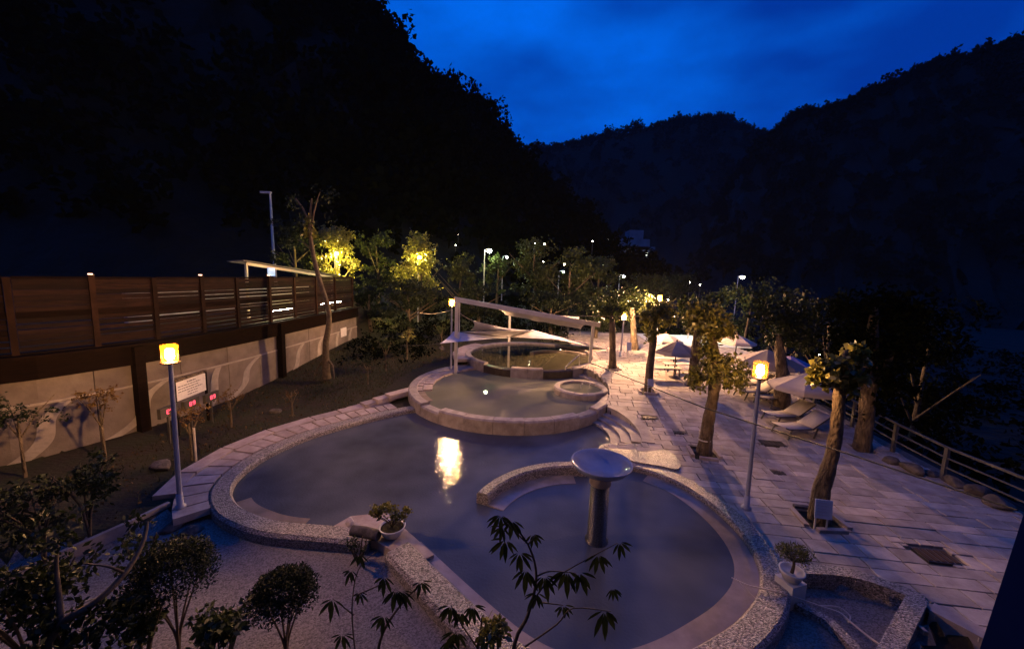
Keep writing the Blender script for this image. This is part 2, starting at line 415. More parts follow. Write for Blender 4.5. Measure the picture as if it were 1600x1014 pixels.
def grow(P, k):
    c = np.mean(np.array(P), axis=0); return [tuple(c + (np.array(p) - c) * k) for p in P]
BEDX, PITX = grow(BED, 1.10), grow(PIT, 1.05)
WALLP = [(-19.0, 6.0), (-13.6, 9.1), (-12.3, 11.0), (-11.65, 13.0), (-11.2, 16.0), (-11.0, 19.0), (-10.85, 22.5), (-10.75, 26.3)]
WALLC = [p for p in catmull(WALLP, 10)]
def wall_x(y):
    ys = [p[1] for p in WALLC]; xs = [p[0] for p in WALLC]
    return np.interp(y, ys, xs)
# far slope on the left, valley on the right
def ground_z(x, y):
    x = np.asarray(x, float); y = np.asarray(y, float)
    # gentle garden
    wx = wall_x(y)
    z = -0.07 + 0.20 * smooth((-8.6 - x) / 2.5) + 0.75 * smooth((y - 14) / 12) + 1.2 * smooth((y - 27) / 16)
    dk = deckz(y) - 0.05
    mid = (x > np.where(y > 26, 4.5, 1.5)) | ((x > -1) & (y > 15) & (y < 27))
    z = np.where(mid, dk + 1.0 * smooth((y - 33) / 14) * (x < 14), z)
    court = (y < 8.2) & (x > -11) & (x < 5.0)
    kerb_y = 7.72 + (x + 7.6) * 0.62
    court &= (x > -7.6) | (y < kerb_y)
    z = np.where(court, -0.22, z)
    # terrace behind the retaining wall
    behind = smooth((wx - 0.06 - x) / 0.3)
    endf = 1 - smooth((y - 26.5) / 8)
    z = z + (2.95 - z) * behind * np.where(y < 26.5, 1, 1) * np.maximum(endf, smooth((-11.5 - x) / 6))
    # river side drop
    z = np.where(x > 13.3, z - 5.0 * smooth((x - 13.3) / 6), z)
    z = np.where(inside(BEDX, x, y) | inside(PITX, x, y), -0.28, z)
    pool = inside(lowp, x, y) | (np.hypot(x - MIDC[0], y - MIDC[1]) < MIDR - 0.15) | (np.hypot(x - UPC[0], y - UPC[1]) < UPR - 0.15)
    z = np.where(pool, -0.9, z)
    return z
def gz(x, y): return float(ground_z(np.array([x]), np.array([y]))[0])

# ------------------------------------------------------------------ ground: one sheet out to the hills
def axis(lo, hi, step, far):
    a = list(np.arange(lo, hi + 1e-6, step)); s = step; v_ = hi
    while v_ < far: s *= 1.35; v_ += s; a.append(v_)
    s = step; v_ = lo; pre = []
    while v_ > -far: s *= 1.35; v_ -= s; pre.append(v_)
    return np.array(pre[::-1] + a)
gx = axis(-14, 14, 0.16, 1600); gy = axis(2.4, 33, 0.16, 1600)
XX, YY = np.meshgrid(gx, gy); ZZ = ground_z(XX, YY)
far_drop = smooth((np.hypot(XX, YY - 20) - 60) / 200) * -4
ZZ = ZZ + far_drop
gv = np.stack([XX.ravel(), YY.ravel(), ZZ.ravel()], 1)
nx, ny = len(gx), len(gy)
ii = (np.arange(ny - 1)[:, None] * nx + np.arange(nx - 1)[None, :]).ravel()
gq = np.stack([ii, ii + 1, ii + nx + 1, ii + nx], 1)
ground = npmesh('ground', gv, gq, 'soil'); tag(ground, kind='structure')
for k in ('concrete', 'mortar', 'basin', 'soil_unlit'): ground.data.materials.append(MATS[k])
cx = (XX[:-1, :-1] + XX[1:, 1:]).ravel() / 2; cyy = (YY[:-1, :-1] + YY[1:, 1:]).ravel() / 2; cz = (ZZ[:-1, :-1] + ZZ[1:, 1:]).ravel() / 2
mi = np.zeros(len(gq), np.int32)
mi[(cyy < 8.3) & (cx > -11) & (cx < 5.2) & (cz < -0.1)] = 1
mi[((cx > 4.3) & (cx < 13.2) & (cyy < 34) | (cx > np.where(cyy > 26, 4.5, 1.5)) & (cx < 17) & (cyy > 11) & (cyy < 34)) & (cz > -0.2)] = 2
mi[cz < -0.6] = 3
mi[(cx > 13.4) | (np.abs(cx) > 40)] = 4; mi[cyy > 62] = 4; mi[cyy < 2.5] = 4
mi[inside(BEDX, cx, cyy)] = 1; mi[inside(PITX, cx, cyy)] = 0
ground.data.polygons.foreach_set('material_index', mi)

# ------------------------------------------------------------------ stone deck: every paver with its own joints
deck = empty('stone_deck', (0, 0, 0)); tag(deck, kind='structure')
ang = math.radians(-7); ca, sa = math.cos(ang), math.sin(ang)
TREES = {}      # tree pits, filled by hand: plan positions
for nm, q in dict(A=(1100, 708), B=(1280, 812), C=(1347, 700), D=(1013, 612), E=(1083, 600), F=(958, 576), G=(992, 546), H=(1222, 634)).items():
    TREES[nm] = atdeck(*q)
PITS = {'A': 0.42, 'B': 0.44, 'C': 0.36, 'D': 0.38, 'E': 0.42, 'F': 0.36, 'G': 0.34, 'H': 0.40}
out_low = [tuple(p) for p in offset_path(catmull(RING, 6), 0.12)]
GR = [(1015, 652, .55, .28), (1062, 675, .42, .22), (1207, 692, .75, .42), (1216, 738, .36, .2), (1463, 868, .62, .42)]
GRATES = [(atdeck(a, b), c, d) for a, b, c, d in GR]
pav = []
def try_paver(ua, ub, va, vb, depth):
    cs = [(uu * ca - vv * sa, 4.2 + uu * sa + vv * ca) for uu, vv in ((ua + .009, va + .009), (ub - .009, va + .009), (ub - .009, vb - .009), (ua + .009, vb - .009))]
    X = np.array([c[0] for c in cs] + [sum(c[0] for c in cs) / 4]); Y = np.array([c[1] for c in cs] + [sum(c[1] for c in cs) / 4])
    if X.min() > 13.0 + 3.5 * (Y[4] > 19) or Y[4] < 3.2 or Y[4] > 33 or X[4] < (4.4 if Y[4] < 9 else 4.5 if Y[4] > 26 else 1.5): return
    bad = inside(lowp, X, Y) | (np.hypot(X - MIDC[0], Y - MIDC[1]) < MIDR - 0.2) | (np.hypot(X - UPC[0], Y - UPC[1]) < UPR - 0.2)
    bad |= inside(BED, X, Y) | inside(PIT, X, Y) | (X > 13.0 + 3.5 * (Y[4] > 19))
    for k, r in PITS.items(): bad |= (np.abs(X - TREES[k][0]) < r - .1) & (np.abs(Y - TREES[k][1]) < r - .1)
    for g, a, b in GRATES: bad |= (np.abs(X - g[0]) < a / 2) & (np.abs(Y - g[1]) < b / 2)
    if not bad.any(): pav.append((cs, X[4], Y[4])); return
    if bad.all() or depth > 3: return
    if ub - ua > vb - va:
        m_ = (ua + ub) / 2; try_paver(ua, m_, va, vb, depth + 1); try_paver(m_, ub, va, vb, depth + 1)
    else:
        m_ = (va + vb) / 2; try_paver(ua, ub, va, m_, depth + 1); try_paver(ua, ub, m_, vb, depth + 1)
vrow = -3.0
while vrow < 33:
    h = random.uniform(0.26, 0.44); u = 0.5 + random.uniform(0, 0.6)
    while u < 18:
        w = random.uniform(0.45, 1.15)
        try_paver(u, u + w, vrow, vrow + h, 0)
        u += w
    vrow += h
pav.sort(key=lambda p: p[1] ** 2 * 0.6 + (p[2] - 0) ** 2)
rest = MB()
for i, (cs, X, Y) in enumerate(pav):
    dz = random.uniform(-0.006, 0.006); zt = [float(deckz(c[1])) + dz + random.uniform(-0.003, 0.003) for c in cs]
    mb = rest if i >= 300 else MB()
    z0 = min(zt) - 0.07
    mid_ = (V(cs[0]) + V(cs[2])) / 2
    top = [mid_ + (V(c) - mid_) * (1 - 0.012 / max(0.1, np.linalg.norm(V(c) - mid_))) for c in cs]
    vs = [V((c[0], c[1], z0)) for c in cs] + [V((c[0], c[1], z - 0.012)) for c, z in zip(cs, zt)] + [V((c[0], c[1], z)) for c, z in zip(top, zt)]
    fs = [(8, 9, 10, 11)] + [(a + k, a + (k + 1) % 4, a + 4 + (k + 1) % 4, a + 4 + k) for a in (0, 4) for k in range(4)]
    if i < 300: mb.add(vs, fs).build('paver', 'paver', deck)
    else: rest.add(vs, fs)
tag(rest.build('far_pavers', 'paver_far', deck), kind='stuff')
for i, (g, a, b) in enumerate(GRATES):
    rt = empty('drain_cover', (g[0], g[1], g[2]), ['square dark drain cover nearest the middle pool', 'small drain cover left of the tree with wide leafy crown', 'wide drain cover beyond the tall lamp pole near the loungers', 'small round-edged drain cover right of the lamp pole', 'rusty drain cover in the open paving at far right'][i], 'drain cover', 'drain covers in the paving', rz=ang)
    MB().box((0, 0, -0.03), (a, b, 0.06)).build('frame', 'darkmetal', rt)
    for k in range(5): MB().box((-a * 0.4 + k * a * 0.2, 0, 0.005), (a * 0.13, b * 0.86, 0.014)).build('slat', 'postwood' if i == 4 else 'rimwet', rt)

# ------------------------------------------------------------------ pools
def coping(name, label, path, w, zt, zb, m='pebble', zfun=None):
    inn = [V(p)[:2] for p in path]; out = offset_path(path, w); rows = []
    for a, b in zip(inn, out):
        d = (b - a) / (np.linalg.norm(b - a) + 1e-9); z = zt
        rows.append([V((*a, zb)), V((*a, z - 0.05)), V((*(a + d * 0.045), z)), V((*(b - d * 0.06), z)), V((*b, z - 0.07)), V((*b, zb))])
    mb = MB().sweep(rows)
    o = mb.build(name, m, None, org=(inn[0][0], inn[0][1], zb)); return tag(o, label, 'pool coping')
coping('pool_coping', 'pebbled curved coping round the left lobe of the big pool', catmull(LEFT, 6), 0.46, 0.04, -0.9)
coping('pool_coping', 'straight pebbled coping running diagonally beside the courtyard', catmull(DIAG, 4), 0.55, 0.03, -0.9)
coping('pool_coping', 'pebbled curved coping round the near right lobe with the fountain', catmull([DIAG[-1]] + RING, 6), 0.47, 0.035, -0.9)
# rounded stone nose between the lobe and the steps
nose = [p for p in catmull([(3.10, 11.32), (2.93, 11.75), (3.18, 12.12), (3.75, 12.2), (4.3, 12.22), (4.95, 12.1), (5.25, 11.3), (5.0, 10.6), (4.45, 10.75), (3.7, 11.0)], 6, True)]
o = MB().prism([(p[0], p[1]) for p in nose], -0.9, 0.075).build('coping_nose', 'pebble', None, org=(3.9, 11.5, -0.9)); tag(o, 'broad rounded stone tongue between the fountain lobe and the steps', 'pool coping')
# ledge just awash inside the right lobe and the straight side
lp = catmull([DIAG[0]] + DIAG[1:] + RING[:-2], 5)
inn = offset_path(lp, 0.02); rows = []
for i, p in enumerate(lp):
    d = inn[i] - p[:2]; d /= np.linalg.norm(d); f = i / len(lp)
    w = 0.26 + 0.16 * smooth((f - 0.2) / 0.3)
    a = p[:2] + d * 0.02; b = p[:2] - d * w
    rows.append([V((*a, -0.9)), V((*a, -0.085)), V((*b, -0.114)), V((*b, -0.9))])
tag(MB().sweep(rows).build('pool_ledge', 'ledge', None, org=(5, 8, -0.9)), 'tan stone ledge awash just inside the near pool rim', 'pool ledge')
# steps in the left lobe (two pale lines under the near rim) 
for k, (ins, z) in enumerate(((0.35, -0.115),)):
    seg = catmull(LEFT, 6)[40:57]; a = offset_path(seg, -0.05); b = offset_path(seg, -ins)
    rows = [[V((*p, -0.9)), V((*p, z)), V((*q, z - 0.003)), V((*q, -0.9))] for p, q in zip(a, b)]
    tag(MB().sweep(rows).build('pool_step', 'ledge', None, org=(*a[0], -0.9)), 'shallow curved step awash under the near left rim', 'pool step')
# cove edge and descending steps
cv = catmull(COVE, 8)
rows = []
oc = offset_path(cv, 0.42)
for a, b in zip([p[:2] for p in cv], oc):
    z = float(deckz(a[1])) + 0.015
    rows.append([V((*a, -0.9)), V((*a, z)), V((*b, z + 0.01)), V((*b, -0.9))])
tag(MB().sweep(rows).build('pool_coping', 'rimstone', None, org=(*cv[0][:2], -0.9)), 'smooth curved stone edge above the pool steps', 'pool coping')
stp = empty('pool_steps', (*cv[len(cv) // 2][:2], -0.9), 'curved stone steps going down into the pool beside the middle basin', 'steps')
for k in range(4):
    a = offset_path(cv, -0.34 * k + 0.02); b = offset_path(cv, -0.34 * (k + 1)); z = 0.10 - 0.074 * k
    rows = [[V((*p, -0.9)), V((*p, z)), V((*q, z)), V((*q, -0.9))] for p, q in zip(a, b)]
    MB().sweep(rows).build('step', 'rimstone', stp, org=tuple(stp.location))
# water
def waterdisc(name, poly, z, m):
    me = bpy.data.meshes.new(name); vs = [(p[0], p[1], z) for p in poly]
    import bmesh
    bm = bmesh.new(); bv = [bm.verts.new(v_) for v_ in vs]; f = bm.faces.new(bv); bmesh.ops.triangulate(bm, faces=[f])
    for f in bm.faces:
        if f.normal.z < 0: f.normal_flip()
    bm.to_mesh(me); bm.free(); me.materials.append(MATS[m])
    o = bpy.data.objects.new(name, me); COL.objects.link(o); return tag(o, kind='structure')
waterdisc('pool_water', lowp, ZW_LOW, 'water_low')
def circ(c, r, n=64): return [(c[0] + r * math.cos(2 * PI * k / n), c[1] + r * math.sin(2 * PI * k / n)) for k in range(n)]
UPIN = UPR - 0.34
midpoly = circ(MIDC, MIDR - 0.3)
waterdisc('pool_water', midpoly, ZW_MID, 'water_mid')
waterdisc('pool_water', circ(UPC, UPR - 0.2), ZW_UP, 'water_up')

def ringwall(root, c, r_out, wid, zb, zt, a0, a1, nblk, m, name='stone_block', jit=0.012, skip=(), notch=None, wet=None):
    for k in range(nblk):
        if k in skip: continue
        t0 = a0 + (a1 - a0) * k / nblk; t1 = a0 + (a1 - a0) * (k + 1) / nblk; gap = 0.006 / r_out
        z = zt + random.uniform(-jit, jit); ro = r_out + random.uniform(-jit, jit); rows = []
        mm = m
        if notch and k in notch: z = notch[k]
        if wet and k in wet: mm = 'rimwet'
        for q in range(6):
            th = t0 + gap + (t1 - t0 - 2 * gap) * q / 5; d = V((math.cos(th), math.sin(th)))
            pi_, po = c + d * (r_out - wid), c + d * ro
            rows.append([V((*pi_, zb)), V((*pi_, z - 0.03)), V((*(pi_ + d * 0.03), z)), V((*(po - d * 0.05), z)), V((*po, z - 0.06)), V((*po, zb))])
        MB().sweep(rows).build(name, mm, root, org=tuple(root.location))
midw = empty('middle_pool_wall', (*MIDC, -0.9), 'round stone block wall of the middle pool standing in the water', 'pool wall')
NB = 26; notch = {}
ringwall(midw, MIDC, MIDR, 0.40, -0.9, Z_MID, 0, 2 * PI, NB, 'rimstone', notch={16: Z_MID - 0.10, 22: Z_MID - 0.09, 17: Z_MID + 0.02})
# inner seat step of the middle pool
seat = []
for q in range(40):
    th = math.radians(112 + 105 * q / 39); d = V((math.cos(th), math.sin(th)))
    a, b = MIDC + d * (MIDR - 0.38), MIDC + d * (MIDR - 0.72)
    seat.append([V((*a, -0.2)), V((*a, ZW_MID + 0.035)), V((*b, ZW_MID + 0.02)), V((*b, -0.2))])
MB().sweep(seat).build('seat_step', 'ledge', midw, org=tuple(midw.location))
upw = empty('upper_pool_wall', (*UPC, -0.9), 'round stone block wall of the upper pool with two dark wet spillways', 'pool wall')
NB2 = 30
# blocks counted anticlockwise from +x; front is near 270 degrees (k about 22)
ringwall(upw, UPC, UPR, 0.36, -0.9, Z_UP, 0, 2 * PI, NB2, 'rimstone', notch={19: ZW_UP + 0.012, 20: ZW_UP + 0.012, 23: ZW_UP + 0.012, 24: ZW_UP + 0.012}, wet=(19, 20, 23, 24))
# small round tub in the middle pool
TUBC = at(907, 605, 0.52)[:2]
tub = empty('round_tub', (*TUBC, -0.5), 'small round stone tub with water spouts inside the middle pool', 'tub')
ringwall(tub, TUBC, 1.22, 0.26, -0.5, 0.55, 0.1, 2 * PI + 0.1, 12, 'rimstone')
tw = waterdisc('tub_water', circ(TUBC, 1.0, 32), 0.44, 'water_mid')
for k, (dx, dy) in enumerate(((0.05, 0.1), (0.42, 0.1))):
    b = V((TUBC[0] + dx, TUBC[1] + dy, 0.40))
    o = MB().tube([b, b + V((0, 0, 0.24)), b + V((0.02, -0.02, 0.30)), b + V((0.05, -0.05, 0.27))], [0.022, 0.018, 0.022, 0.03], 8).build('water_spout', 'whitepaint', None, org=tuple(b))
    tag(o, ['left bubbling white spout in the small round tub', 'right bubbling white spout in the small round tub'][k], 'spout')
# arc bench in upper pool
rows = []
AC = atY(872, 560, 23.2)[:2]
for q in range(24):
    th = math.radians(5 + 170 * q / 23); d = V((math.cos(th) * 1.75, math.sin(th) * 1.2)); d2 = d * 0.86
    a, b = AC + d, AC + d2
    rows.append([V((*a, 0.1)), V((*a, ZW_UP + 0.14)), V((*b, ZW_UP + 0.14)), V((*b, 0.1))])
tag(MB().sweep(rows).build('arc_bench', 'rimstone', None, org=(*AC, 0.1)), 'low curved stone bench in the dark upper pool', 'stone bench')
# arc bench in the lower pool: back wall and seat
FC = at(932, 843, -0.12)[:2]
bn = empty('arc_bench', (FC[0], FC[1] + 2.9, -0.9), 'curved pebbled bench with stone seat curling round the fountain', 'stone bench')
rb, rs = [], []
for q in range(30):
    th = math.radians(82 + 74 * q / 29); d = V((math.cos(th), math.sin(th)))
    ro, ri = 2.98, 2.66
    a, b = FC + d * ro, FC + d * ri
    rb.append([V((*b, -0.9)), V((*b, 0.13)), V((*(b + d * 0.04), 0.18)), V((*(a - d * 0.05), 0.18)), V((*a, 0.12)), V((*a, -0.9))])
    if q > 3:
        a, b = FC + d * ri, FC + d * (ri - 0.42 )
        rs.append([V((*b, -0.9)), V((*b, -0.105)), V((*a, -0.085)), V((*a, -0.9))])
MB().sweep(rb).build('backrest', 'pebble', bn, org=tuple(bn.location))
MB().sweep(rs).build('seat', 'ledge', bn, org=tuple(bn.location))
# fountain
fo = empty('fountain', (*FC, -0.9), 'mosaic column fountain carrying a wide shallow grey bowl', 'fountain')
colz = 1.42
MB().lathe([(0.0, -0.0), (0.25, 0.0), (0.25, 0.80), (0.205, 0.83), (0.195, colz + 0.70), (0.0, colz + 0.70)], n=28).build('column', 'columnmosaic', fo)
MB().lathe([(0.0, colz + 0.62), (0.225, colz + 0.66), (0.225, colz + 0.88), (0.24, colz + 0.90), (0.0, colz + 0.90)], n=28).build('collar', 'rimstone', fo)
zb_ = colz + 0.88
MB().lathe([(0.0, zb_), (0.24, zb_), (0.42, zb_ + 0.05), (0.57, zb_ + 0.15), (0.635, zb_ + 0.24), (0.64, zb_ + 0.27), (0.615, zb_ + 0.275), (0.56, zb_ + 0.21), (0.40, zb_ + 0.12), (0.22, zb_ + 0.08), (0.0, zb_ + 0.07)], n=40).build('bowl', 'bowl_sky_glaze', fo)

# ------------------------------------------------------------------ slab walk round the left side
walk = empty('stone_path', (-8, 12, 0)); tag(walk, kind='structure')
base = catmull(LEFT[1:8], 24)
def along(path, step):
    path = [V(p)[:2] for p in path]; acc = [0]
    for a, b in zip(path, path[1:]): acc.append(acc[-1] + np.linalg.norm(b - a))
    acc = np.array(acc); s = 0; out = []
    P = np.array(path)
    while s < acc[-1]:
        out.append(V((np.interp(s, acc, P[:, 0]), np.interp(s, acc, P[:, 1])))); s += step() if callable(step) else step
    return out
def slabs(path, w0, w1, step, z, root, gap=0.028, zf=None):
    st = along(path, step); A = offset_path(st, w0); B = offset_path(st, w1)
    for i in range(len(st) - 1):
        e = lambda a, b: (a + (b - a) * gap / np.linalg.norm(b - a), b - (b - a) * gap / np.linalg.norm(b - a))
        a0, a1 = e(A[i], A[i + 1]); b0, b1 = e(B[i], B[i + 1])
        zz = z + random.uniform(-0.012, 0.012)
        MB().prism([a0, b0, b1, a1][::-1], zz - 0.16, zz).build('slab', 'slab', root, org=tuple(root.location))
slabs(base, 0.48, 1.12, lambda: random.uniform(0.28, 0.40), 0.03, walk)
slabs(base, 1.17, 1.62, lambda: random.uniform(0.8, 1.3), 0.05, walk)
arc = [(MIDC[0] + MIDR * math.cos(t_), MIDC[1] + MIDR * math.sin(t_)) for t_ in np.radians(np.linspace(200, 122, 40))]
arc = arc[::-1]
slabs(arc, -0.62, -0.02, lambda: random.uniform(0.34, 0.5), 0.36, walk)
slabs(arc, -1.05, -0.65, lambda: random.uniform(0.8, 1.2), 0.37, walk)
arc = [(UPC[0] + UPR * math.cos(t_), UPC[1] + UPR * math.sin(t_)) for t_ in np.radians(np.linspace(140, 215, 30))]
slabs(arc, 0.02, 0.75, lambda: random.uniform(0.7, 1.1), 0.76, walk)
st = empty('garden_steps', at(597, 622, 0.0), 'three pale slab steps climbing from the pool walk to the middle pool', 'steps')
p0 = at(572, 632, 0.03); p1 = at(632, 612, 0.30)
for k in range(4):
    f = k / 3.2; c = p0 + (p1 - p0) * f; c[2] = 0.06 + 0.10 * k
    MB().box(c + V((0, 0, -0.1)), (0.42, 1.45, 0.2), math.radians(-38)).build('step', 'slab', st, org=tuple(st.location))

# ------------------------------------------------------------------ kerbs of the beds, courtyard kerb
def kerb(name, label, pts, w, zt, zb, m='pebble'):
    inn = [V(p)[:2] for p in pts]; out = offset_path(pts, w); rows = []
    for a, b in zip(inn, out): rows.append([V((*a, zb)), V((*a, zt)), V((*b, zt)), V((*b, zb))])
    return tag(MB().sweep(rows).build(name, m, None, org=(*inn[0], zb)), label, 'kerb')
P_ = lambda l, z=0: [tuple(at(*q, z)[:2]) for q in l]
kerb('bed_kerb', 'pebbled kerb along the back of the sunken bed', catmull([V((*p, 0)) for p in P_([(1240, 899), (1300, 901), (1360, 912), (1447, 946)])], 4), -0.26, 0.045, -0.5)
kerb('bed_kerb', 'pebbled kerb on the right side of the sunken bed', [V((*p, 0)) for p in P_([(1449, 947), (1430, 985), (1405, 1040)])], 0.26, 0.05, -0.5)
kerb('bed_kerb', 'low pebbled kerb crossing from the flower pot to the lower edge', [V((*p, 0)) for p in P_([(1245, 935), (1300, 965), (1375, 1040)], -0.15)], 0.16, -0.15, -0.5)
kerb('bed_kerb', 'smooth stone kerb along the dark pit at the lower right corner', [V((*p, 0)) for p in P_([(1452, 955), (1500, 980), (1570, 1018)])], -0.30, 0.03, -0.5, 'slab')
kerb('garden_kerb', 'thin stone kerb between the courtyard and the dark garden', catmull([V((*p, 0)) for p in P_([(0, 905), (110, 855), (200, 815), (262, 785)], 0.0)], 5), 0.09, 0.03, -0.5, 'slab')
# pad with the bowl planter at the corner
pad = P_([(520, 822), (548, 806), (604, 800), (640, 832), (678, 866), (646, 882), (590, 846), (560, 838)], -0.03)
tag(MB().prism(pad, -0.9, -0.03).build('corner_pad', 'slab', None, org=(*pad[0], -0.9)), 'low concrete pad at the pool corner below the bowl planter', 'concrete pad')
c = at(571, 838, 0.0)
lg = empty('short_log', (c[0], c[1], -0.03), 'short grey weathered log lying beside the pool corner', 'log')
MB().tube([(-0.30, 0.05, 0.12), (0.0, 0.0, 0.125), (0.30, -0.08, 0.12)], [0.105, 0.115, 0.11], 12, wob=0.04).build('trunk', 'rock', lg)
MB().lathe([(0, 0), (0.085, 0), (0.09, 0.01)], n=12).build('cut_end', 'palerock', lg).matrix_local = Matrix.Translation((-0.305, 0.05, 0.12)) @ Matrix.Rotation(PI / 2, 4, 'Y')
def rock(name, label, c, r, m='rock', seed=0, group=None, cat='rock'):
    import bmesh
    rr = random.Random(seed); bm = bmesh.new(); bmesh.ops.create_icosphere(bm, subdivisions=3, radius=1)
    ks = [(V((rr.gauss(0, 1), rr.gauss(0, 1), rr.gauss(0, 1))), rr.uniform(0.55, 0.9)) for _ in range(11)]
    for v_ in bm.verts:
        p = V(v_.co)
        for n_, d_ in ks:
            n2 = n_ / np.linalg.norm(n_); q = p @ n2
            if q > d_: p = p - n2 * (q - d_) * 0.85
        v_.co = Vector((p[0] * r[0], p[1] * r[1], max(p[2], -0.5) * r[2]))
    me = bpy.data.meshes.new(name); bm.to_mesh(me); bm.free(); me.materials.append(MATS[m])
    o = bpy.data.objects.new(name, me); COL.objects.link(o); o.location = (c[0], c[1], c[2] + 0.3 * r[2]); o.rotation_euler = (0, 0, rr.uniform(0, 6))
    return tag(o, label, cat, group)
c = at(547, 818, 0.0); rock('pale_stone', 'pale pink stone lying on the pool rim', (c[0], c[1], 0.0), (0.17, 0.10, 0.10), 'palerock', 3)

# ------------------------------------------------------------------ retaining wall and slatted fence on it
WL = [V(p)[:2] for p in WALLC]
acc = [0]
for a, b in zip(WL, WL[1:]): acc.append(acc[-1] + float(np.linalg.norm(b - a)))
acc = np.array(acc); WA = np.array(WL)
def wp(s): return V((np.interp(s, acc, WA[:, 0]), np.interp(s, acc, WA[:, 1])))
def wt(s):
    d = wp(s + 0.1) - wp(s - 0.1); return d / np.linalg.norm(d)
def wn(s): d = wt(s); return V((d[1], -d[0]))          # towards the pools
def wallhit(x, y):
    d = ray(x, y); best = None
    for i in range(len(WL) - 1):
        a, b = WL[i], WL[i + 1]; M_ = np.array([[d[0], -(b - a)[0]], [d[1], -(b - a)[1]]])
        try: t_, u_ = np.linalg.solve(M_, a)
        except Exception: continue
        if t_ > 0 and -0.001 <= u_ <= 1.001: best = (acc[i] + u_ * (acc[i + 1] - acc[i]), CAM_H + t_ * d[2])
    return best
SMAX = acc[-1]
rw = empty('retaining_wall', (*wp(8), 0), 'long brown concrete retaining wall with raised wavy bands', 'wall')
ws = [2.0]
while ws[-1] < SMAX - 1.0: ws.append(ws[-1] + random.uniform(1.5, 2.3))
ws[-1] = SMAX
def wallstrip(s0, s1, z0, z1, off, th, n=4):
    rows = []
    for k in range(n + 1):
        s = s0 + (s1 - s0) * k / n; p = wp(s); nn = wn(s); a = p + nn * off; b = p + nn * (off - th)
        rows.append([V((*b, z0)), V((*a, z0)), V((*a, z1)), V((*b, z1)), V((*b, z0))])
    return MB().sweep(rows)
for a, b in zip(ws, ws[1:]):
    wallstrip(a + 0.012, b - 0.012, -0.4, 1.62, 0.03 + random.uniform(-.006, .006), 0.25).build('panel', 'wall', rw, org=tuple(rw.location))
    wallstrip(a + 0.012, b - 0.012, 1.65, 2.75, 0.0 + random.uniform(-.006, .006), 0.25).build('panel', 'wall', rw, org=tuple(rw.location))
wallstrip(2, SMAX, -0.4, 2.7, -0.04, 0.3, 40).build('backing', 'darkwood', rw, org=tuple(rw.location))
wallstrip(2, SMAX, 1.60, 1.66, 0.045, 0.1, 40).build('string_course', 'wave', rw, org=tuple(rw.location))
WAVES = [((108, 635), (20, 725)), ((262, 592), (165, 690)), ((341, 578), (322, 618)), ((405, 563), (352, 636)), ((474, 548), (451, 598)), ((503, 540), (490, 574)), ((528, 533), (522, 561)), ((549, 534), (540, 556))]
for top, bot in WAVES:
    h1, h2 = wallhit(*top), wallhit(*bot)
    if not h1 or not h2: continue
    s1, s2 = h1[0], h2[0]; z1, z2 = 1.58, 0.0
    rows = []; wv = 0.17
    for k in range(17):
        f = k / 16; s = s1 + (s2 - s1) * (f + 0.14 * math.sin(2 * PI * f + 0.4)); z = z1 + (z2 - z1) * f
        ww = wv * (0.8 + 0.4 * f); off = 0.05
        p, q = wp(s - ww), wp(s + ww); n1_, n2_ = wn(s - ww), wn(s + ww)
        rows.append([V((*(p - n1_ * 0.02), z)), V((*(p + n1_ * off), z)), V((*(q + n2_ * off), z)), V((*(q - n2_ * 0.02), z))])
    MB().sweep(rows).build('wavy_band', 'wave', rw, org=tuple(rw.location))
for px in (214, 437):
    h = wallhit(px, 600); p = wp(h[0]) + wn(h[0]) * 0.16
    MB().box((*p, 1.25), (0.26, 0.26, 3.3), math.atan2(*wt(h[0])[::-1])).build('pier', 'darkwood', rw, org=tuple(rw.location))
h = wallhit(536, 519); p = wp(h[0]) + wn(h[0]) * 0.03
tag(MB().box((*p, h[1]), (0.75, 0.05, 0.55), math.atan2(*wt(h[0])[::-1])).build('notice_plate', 'signwhite', None, org=(*p, h[1])), 'small white notice plate at the far end of the retaining wall', 'sign')

fe = empty('slatted_fence', (*wp(8), 2.7), 'tall brown slatted timber fence on top of the retaining wall', 'fence')
wallstrip(2, SMAX + 0, 2.32, 3.06, 0.14, 0.14, 40).build('fascia', 'darkwood', fe, org=tuple(fe.location))
wallstrip(2, SMAX + 0, 2.96, 3.02, 0.45, 0.62, 40).build('deck_edge', 'darkwood', fe, org=tuple(fe.location))
PX = [14, 143, 238, 312, 367, 418, 457, 491, 521, 548]
ps = [wallhit(x, 470)[0] for x in PX]; ps[-1] = min(ps[-1], SMAX - 0.05)
ps = [ps[0] - 2.6, ] + ps
FO = 0.10
for i, s in enumerate(ps):
    p = wp(s) + wn(s) * FO; hh = 5.10 if i in (2, 4, 6) else 5.04
    MB().box((*p, (2.9 + hh) / 2), (0.13, 0.13, hh - 2.9), math.atan2(*wt(s)[::-1])).build('post', 'fencepost', fe, org=tuple(fe.location))
    if i in (2, 4, 6):
        cpt = empty('post_lamp', (*p, hh), ['', '', 'small warm cap lamp on the fence post left of the lamp', '', 'small warm cap lamp on the fence post above the sign', '', 'small pale cap lamp on the fence post under the blue sign'][i], 'lamp', 'small lamps on the fence posts')
        MB().box((0, 0, 0.01), (0.12, 0.12, 0.02)).build('base', 'darkmetal', cpt); MB().box((0, 0, 0.035), (0.07, 0.07, 0.03)).build('diffuser', 'cap_bulb', cpt)
